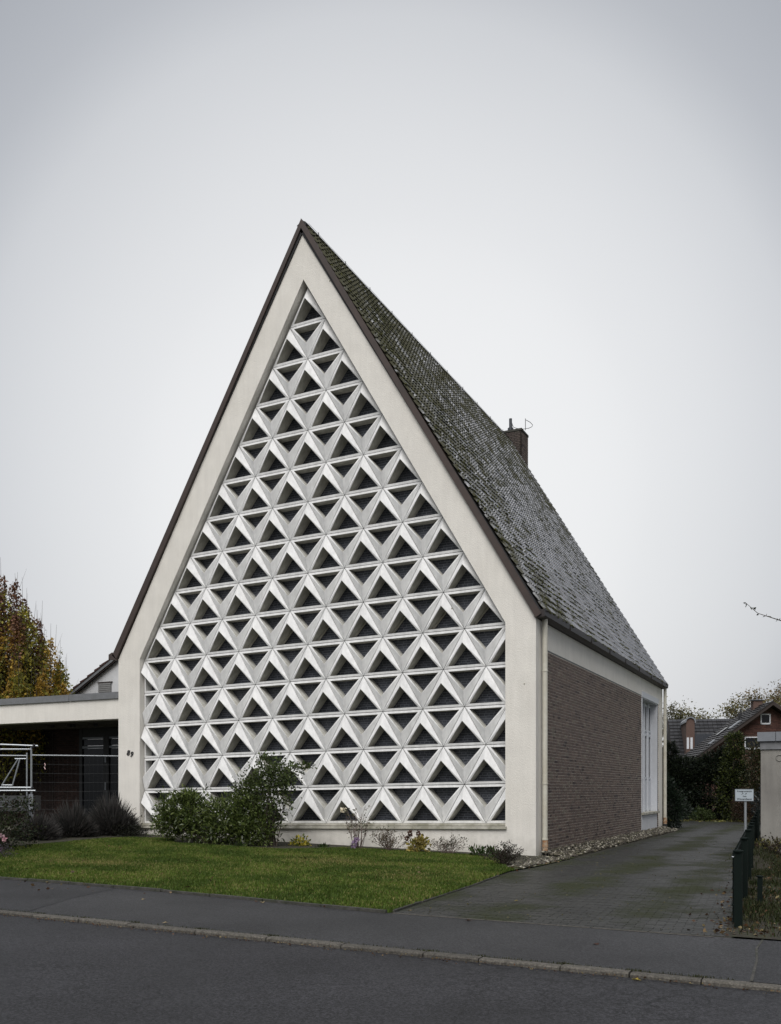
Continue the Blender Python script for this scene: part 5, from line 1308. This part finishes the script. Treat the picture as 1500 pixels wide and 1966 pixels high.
MB().prism([(-2.75, -4.4, 3.2), (-2.75, 0, 7.05), (-2.75, 0, 6.7), (-2.75, -4.1, 3.2)], (.12, 0, 0)).prism([(-3.6, -3.4, 3.6), (-2.7, -3.4, 3.6), (-2.72, -3.4, 6.3)], (0, .2, 0)).build('barge_board', M['black'], hB, local=True)
dz_ = [(-1.75 + .42*math.cos(a), 0, 6.65 + .42*math.sin(a)) for a in np.linspace(math.pi, 0, 9)]
dd = MB(); dd.prism([(-1.66, -4.4, 3.9), (-1.06, -4.4, 3.9), (-1.06, -4.4, 6.5)] + [(-1.36 + .30*math.cos(a), -4.4, 6.5 + .30*math.sin(a)) for a in np.linspace(0, math.pi, 8)][1:], (0, 3.4, 0))
dor = dd.build('dormer', M['redmortar'], hB, local=True)
q = MB(); n9 = 9; ang = np.linspace(-.2, math.pi + .1, n9)
for a, b in zip(ang[:-1], ang[1:]):
    q.prism([(-1.36 + r*math.cos(t), -4.5, 6.5 + r*math.sin(t)) for r, t in ((.31, a), (.40, a), (.40, b), (.31, b))], (0, 3.6, 0))
q.build('dormer_roof', M['zinc'], dor, local=True)
MB().box(-1.62, -1.46, -4.43, -4.40, 4.5, 5.35).box(-1.36, -1.20, -4.43, -4.40, 4.5, 5.35).build('dormer_window', M['white'], dor, local=True)
MB().box(-1.04, .7, -4.3, -1.6, 4.2, 5.6).build('dormer_cheek', M['slate'], dor, local=True)

# distant trees beyond the houses
def far_tree(label, base, h, w, seed, pal, n=2500, bare=False, group='trees beyond the brick houses', leaf=.22):
    rg = np.random.default_rng(seed); t = thing('distant_tree', label, 'tree', base, group); mb = MB(); base = Vector(base); tips = []
    mb.tube([base, base + Vector((0, 0, h*.45))], [.25, .16], 6)
    def branch(p, d, L, r, dep):
        e2 = p + d*L; mb.tube([p, p.lerp(e2, .5) + Vector(rg.normal(0, .04*L, 3)), e2], [r, r*.75, r*.5], 4, cap=False); tips.append(e2)
        if dep == 0: return
        for _ in range(3): branch(e2 if rg.uniform() < .6 else p.lerp(e2, .65), (d + Vector(rg.normal(0, .5, 3)) + Vector((0, 0, .12))).normalized(), L*.68, r*.55, dep - 1)
    for i in range(6):
        a = rg.uniform(0, 6.28); branch(base + Vector((0, 0, h*rg.uniform(.35, .5))), Vector((math.cos(a)*.8*w/h*1.6, math.sin(a)*.8*w/h*1.6, 1)).normalized(), h*.22, .09, 4 if bare else 3)
    mb.build('trunk', M['bark'], t)
    if n:
        T_ = np.array([tuple(v) for v in tips]); P = T_[rg.integers(0, len(T_), n)] + rg.normal(0, .35, (n, 3))
        link_mesh('crown', leaves_mesh('crown', P, leaf, pick_cols(rg, n, pal, .3), M['leaf'], rg, tuple(base), .6), t, None, 'stuff')
YL = [(0.13, 0.12, 0.045), (0.18, 0.15, 0.06), (0.09, 0.09, 0.035)]
far_tree('bare branched tree beyond the dark roof, nearest the church', (-11.6, 70.5, 0), 11.6, 4, 111, YL, 200, True)
far_tree('olive crowned tree just left of the bare branches', (-13.6, 72, 0), 9.6, 4, 112, [(0.06, 0.065, 0.028), (0.08, 0.08, 0.03)], 2600)
far_tree('olive and gold tree over the ridge of the dark roof', (-10.0, 73, 0), 10.2, 4, 113, [(0.08, 0.08, 0.035), (0.06, 0.06, 0.028)], 2600)
far_tree('pale gold tree right of the bare branched one', (-7.6, 74, 0), 10.0, 3, 114, YL, 2000)
far_tree('pale gold tree left of the brick house chimney', (-2.4, 76, 0), 11.0, 4, 115, YL, 2400)
far_tree('reddish gold tree just behind the brick house roof', (-.3, 78, 0), 12.0, 3, 116, [(0.17, 0.12, 0.06), (0.2, 0.15, 0.07)], 2000)

# overhanging branch of a small tree outside the right edge
tb = thing('roadside_tree', 'thin branch with small leaves reaching in from the right edge', 'tree', (6.6, -8.2, -.03)); rg = np.random.default_rng(131)
m = MB(); B0 = Vector((6.6, -8.2, -.03)); m.tube([B0, B0 + Vector((0, 0, 1.6)), B0 + Vector((-.1, 0, 3.2)), B0 + Vector((.1, 0, 5))], [.07, .055, .04, .015], 8)
path = [Vector((6.55, -8.2, 2.4)), Vector((6.0, -8.4, 2.95)), Vector((5.5, -8.6, 3.07)), Vector((5.2, -8.71, 3.10)), Vector((4.99, -8.81, 3.175)), Vector((4.875, -8.868, 3.285))]
m.tube(path, [.02, .012, .007, .005, .003, .002], 6); lp = []; ld = []
for i in range(46):
    k = rg.integers(1, 5); f = rg.uniform(); q = path[k].lerp(path[k+1], f); lp.append(tuple(q)); ld.append((rg.normal(0, .5), rg.normal(0, .5), rg.normal(-.1, .5)))
for i in range(5):
    q = B0 + Vector((0, 0, 2.6 + .45*i)); a = i*1.3 - .6; e2 = q + Vector((math.cos(a)*.9 + .5, math.sin(a)*.9, .7)); m.tube([q, e2], [.018, .003], 5)
    for j in range(60): f = rg.uniform(.2, 1); v = q.lerp(e2, f); lp.append((v.x + rg.normal(0, .06), v.y + rg.normal(0, .06), v.z + rg.normal(0, .06))); ld.append(tuple(rg.normal(0, 1, 3)))
m.build('trunk', M['bark'], tb)
link_mesh('leaves', leaves_mesh('leaves', np.array(lp), .036, pick_cols(rg, len(lp), [(.05, .055, .03), (.03, .035, .02)], .3), M['leaf'], rg, tuple(B0), .5, np.array(ld)), tb, None, 'stuff')

# ------------------------------------------------------------------ fallen leaves
rg = np.random.default_rng(141)
def litter(name, label, X, Y, zf, size, pal):
    P = np.array([(x, y, zf(x, y) + .008) for x, y in zip(X, Y)]); n = len(P)
    o = link_mesh(name, leaves_mesh(name, P, size, pick_cols(rg, n, pal, .3), M['leaf'], rg, (0, 0, 0), .65, rg.normal(size=(n, 3)) * np.array((1, 1, .25))), None, None, 'stuff'); o['label'] = label
BR = [(.10, .05, .025), (.06, .032, .018), (.15, .10, .05), (.045, .025, .016), (.20, .16, .08)]
litter('leaf_litter', 'brown leaf litter on the verge behind the green fence', 4.55 + rg.beta(1, 2.5, 1900)*4, rg.uniform(-8.85, 1.2, 1900), verge_z, .055, BR)
litter('leaf_litter', 'brown leaves caught along the lawn edging', rg.uniform(-11, .9, 150), np.array([lawn_front(x) + rg.normal(0, .05) for x in rg.uniform(-11, .9, 150)]), lambda x, y: -.02, .06, BR)
litter('leaf_litter', 'small dead leaves lying on the lawn', rg.uniform(-10, .6, 170), rg.uniform(-8.3, -2.5, 170), lambda x, y: lawn_z(x, y) + .016, .065, BR)
litter('leaf_litter', 'brown leaves between the pebbles at the church corner', rg.uniform(-.3, .7, 60), rg.uniform(-3, .0, 60), lambda x, y: .01, .06, BR)
litter('leaf_litter', 'dry leaves on the right edge of the driveway', np.array([4.65 - .06*(y + 8.9) - abs(rg.normal(0, .14)) for y in np.linspace(-8.9, 2, 150)]), np.linspace(-8.9, 2, 150), lambda x, y: dz_drive(y), .05, BR)
litter('leaf_litter', 'specks of straw and needles strewn on the driveway', rg.uniform(.9, 4.4, 520), rg.uniform(-8.8, 8, 520), lambda x, y: dz_drive(y), .028, [(.12, .11, .05), (.09, .08, .04)])
singles = [(-2.6, -9.05, 'curled tan leaf on the pavement before the left half of the lawn', .09), (2.0, -8.98, 'orange leaf lying where the driveway meets the pavement', .10), (3.65, -9.9, 'dark brown curled leaf on the pavement before the driveway', .10), (-.9, -10.63, 'pale leaf standing on the kerb left of centre', .08), (4.28, -11.2, 'yellow leaf in the gutter under the kerb', .09), (-.9, -12.9, 'tan leaf alone on the road at the lower left', .07), (1.9, -7.0, 'small yellow leaf in the middle of the driveway', .07), (-1.0, -8.62, 'tan leaf leaning on the edging left of centre', .11), (-3.0, -8.2, 'brown leaf against the lawn edging at the left', .10), (1.05, -8.5, 'orange brown leaf by the lawn corner', .08)]
for i, (x, y, lab, s_) in enumerate(singles):
    z = -.03 if y > kerb_y(x) else -.065
    if abs(y + 10.63) < .02: z = -.025
    a = i * 1.9; q = MB(); c = BR[i % 5] if 'pale' not in lab and 'tan' not in lab else (.38, .30, .17)
    if 'yellow' in lab: c = (.35, .27, .05)
    if 'dark' in lab: c = (.07, .03, .018)
    ring = [(0, -1), (.35, -.35), (.62, .05), (.3, .35), (.12, 1), (-.2, .5), (-.6, .25), (-.4, -.4)]
    cu = [(px*s_*.5*math.cos(a) - py*s_*.5*math.sin(a), px*s_*.5*math.sin(a) + py*s_*.5*math.cos(a), .004 + .35*s_*(px*px)) for px, py in ring]
    for k in range(8): q.face([(0, 0, .006), cu[k], cu[(k+1) % 8]], c)
    o = link_mesh('fallen_leaf', q.mesh('fallen_leaf', M['leaf']), None, (x, y, z)); tag(o, lab, 'leaf', 'single leaves on the asphalt')
litter('leaf_litter', 'grit and leaf crumbs along the kerb', rg.uniform(-8, 7, 700), np.array([0.0]*700), lambda x, y: -.06, .022, BR)
for v_ in (bpy.data.objects['leaf_litter'],): pass
_o = [o for o in bpy.data.objects if o.name.startswith('leaf_litter')][-1]
_n = len(_o.data.vertices); _c = np.zeros(_n * 3); _o.data.vertices.foreach_get('co', _c); _c = _c.reshape(-1, 4, 3)
for q_ in _c: q_[:, 1] += kerb_y(float(q_[0, 0])) - .125 - abs(rg.normal(0, .07))
_o.data.vertices.foreach_set('co', _c.ravel())
# weeds in kerb and pavement joints
rg = np.random.default_rng(151); pts = []
for xj in joints:
    for k in range(int(rg.integers(4, 60))): pts.append((xj + rg.normal(0, .05), kerb_y(xj) + rg.normal(0, .015), -.03))
for k in range(900):
    x = rg.uniform(-8, 5); pts.append((x, kerb_y(x) + rg.normal(.0, .008), -.032))
P = np.array(pts); o = link_mesh('kerb_moss', blades('kerb_moss', P, .018, pick_cols(rg, len(P), [(.035, .045, .014), (.05, .05, .02)], .3), rg, .003), None, None, 'stuff'); o['label'] = 'moss and weeds growing in the kerb joints'
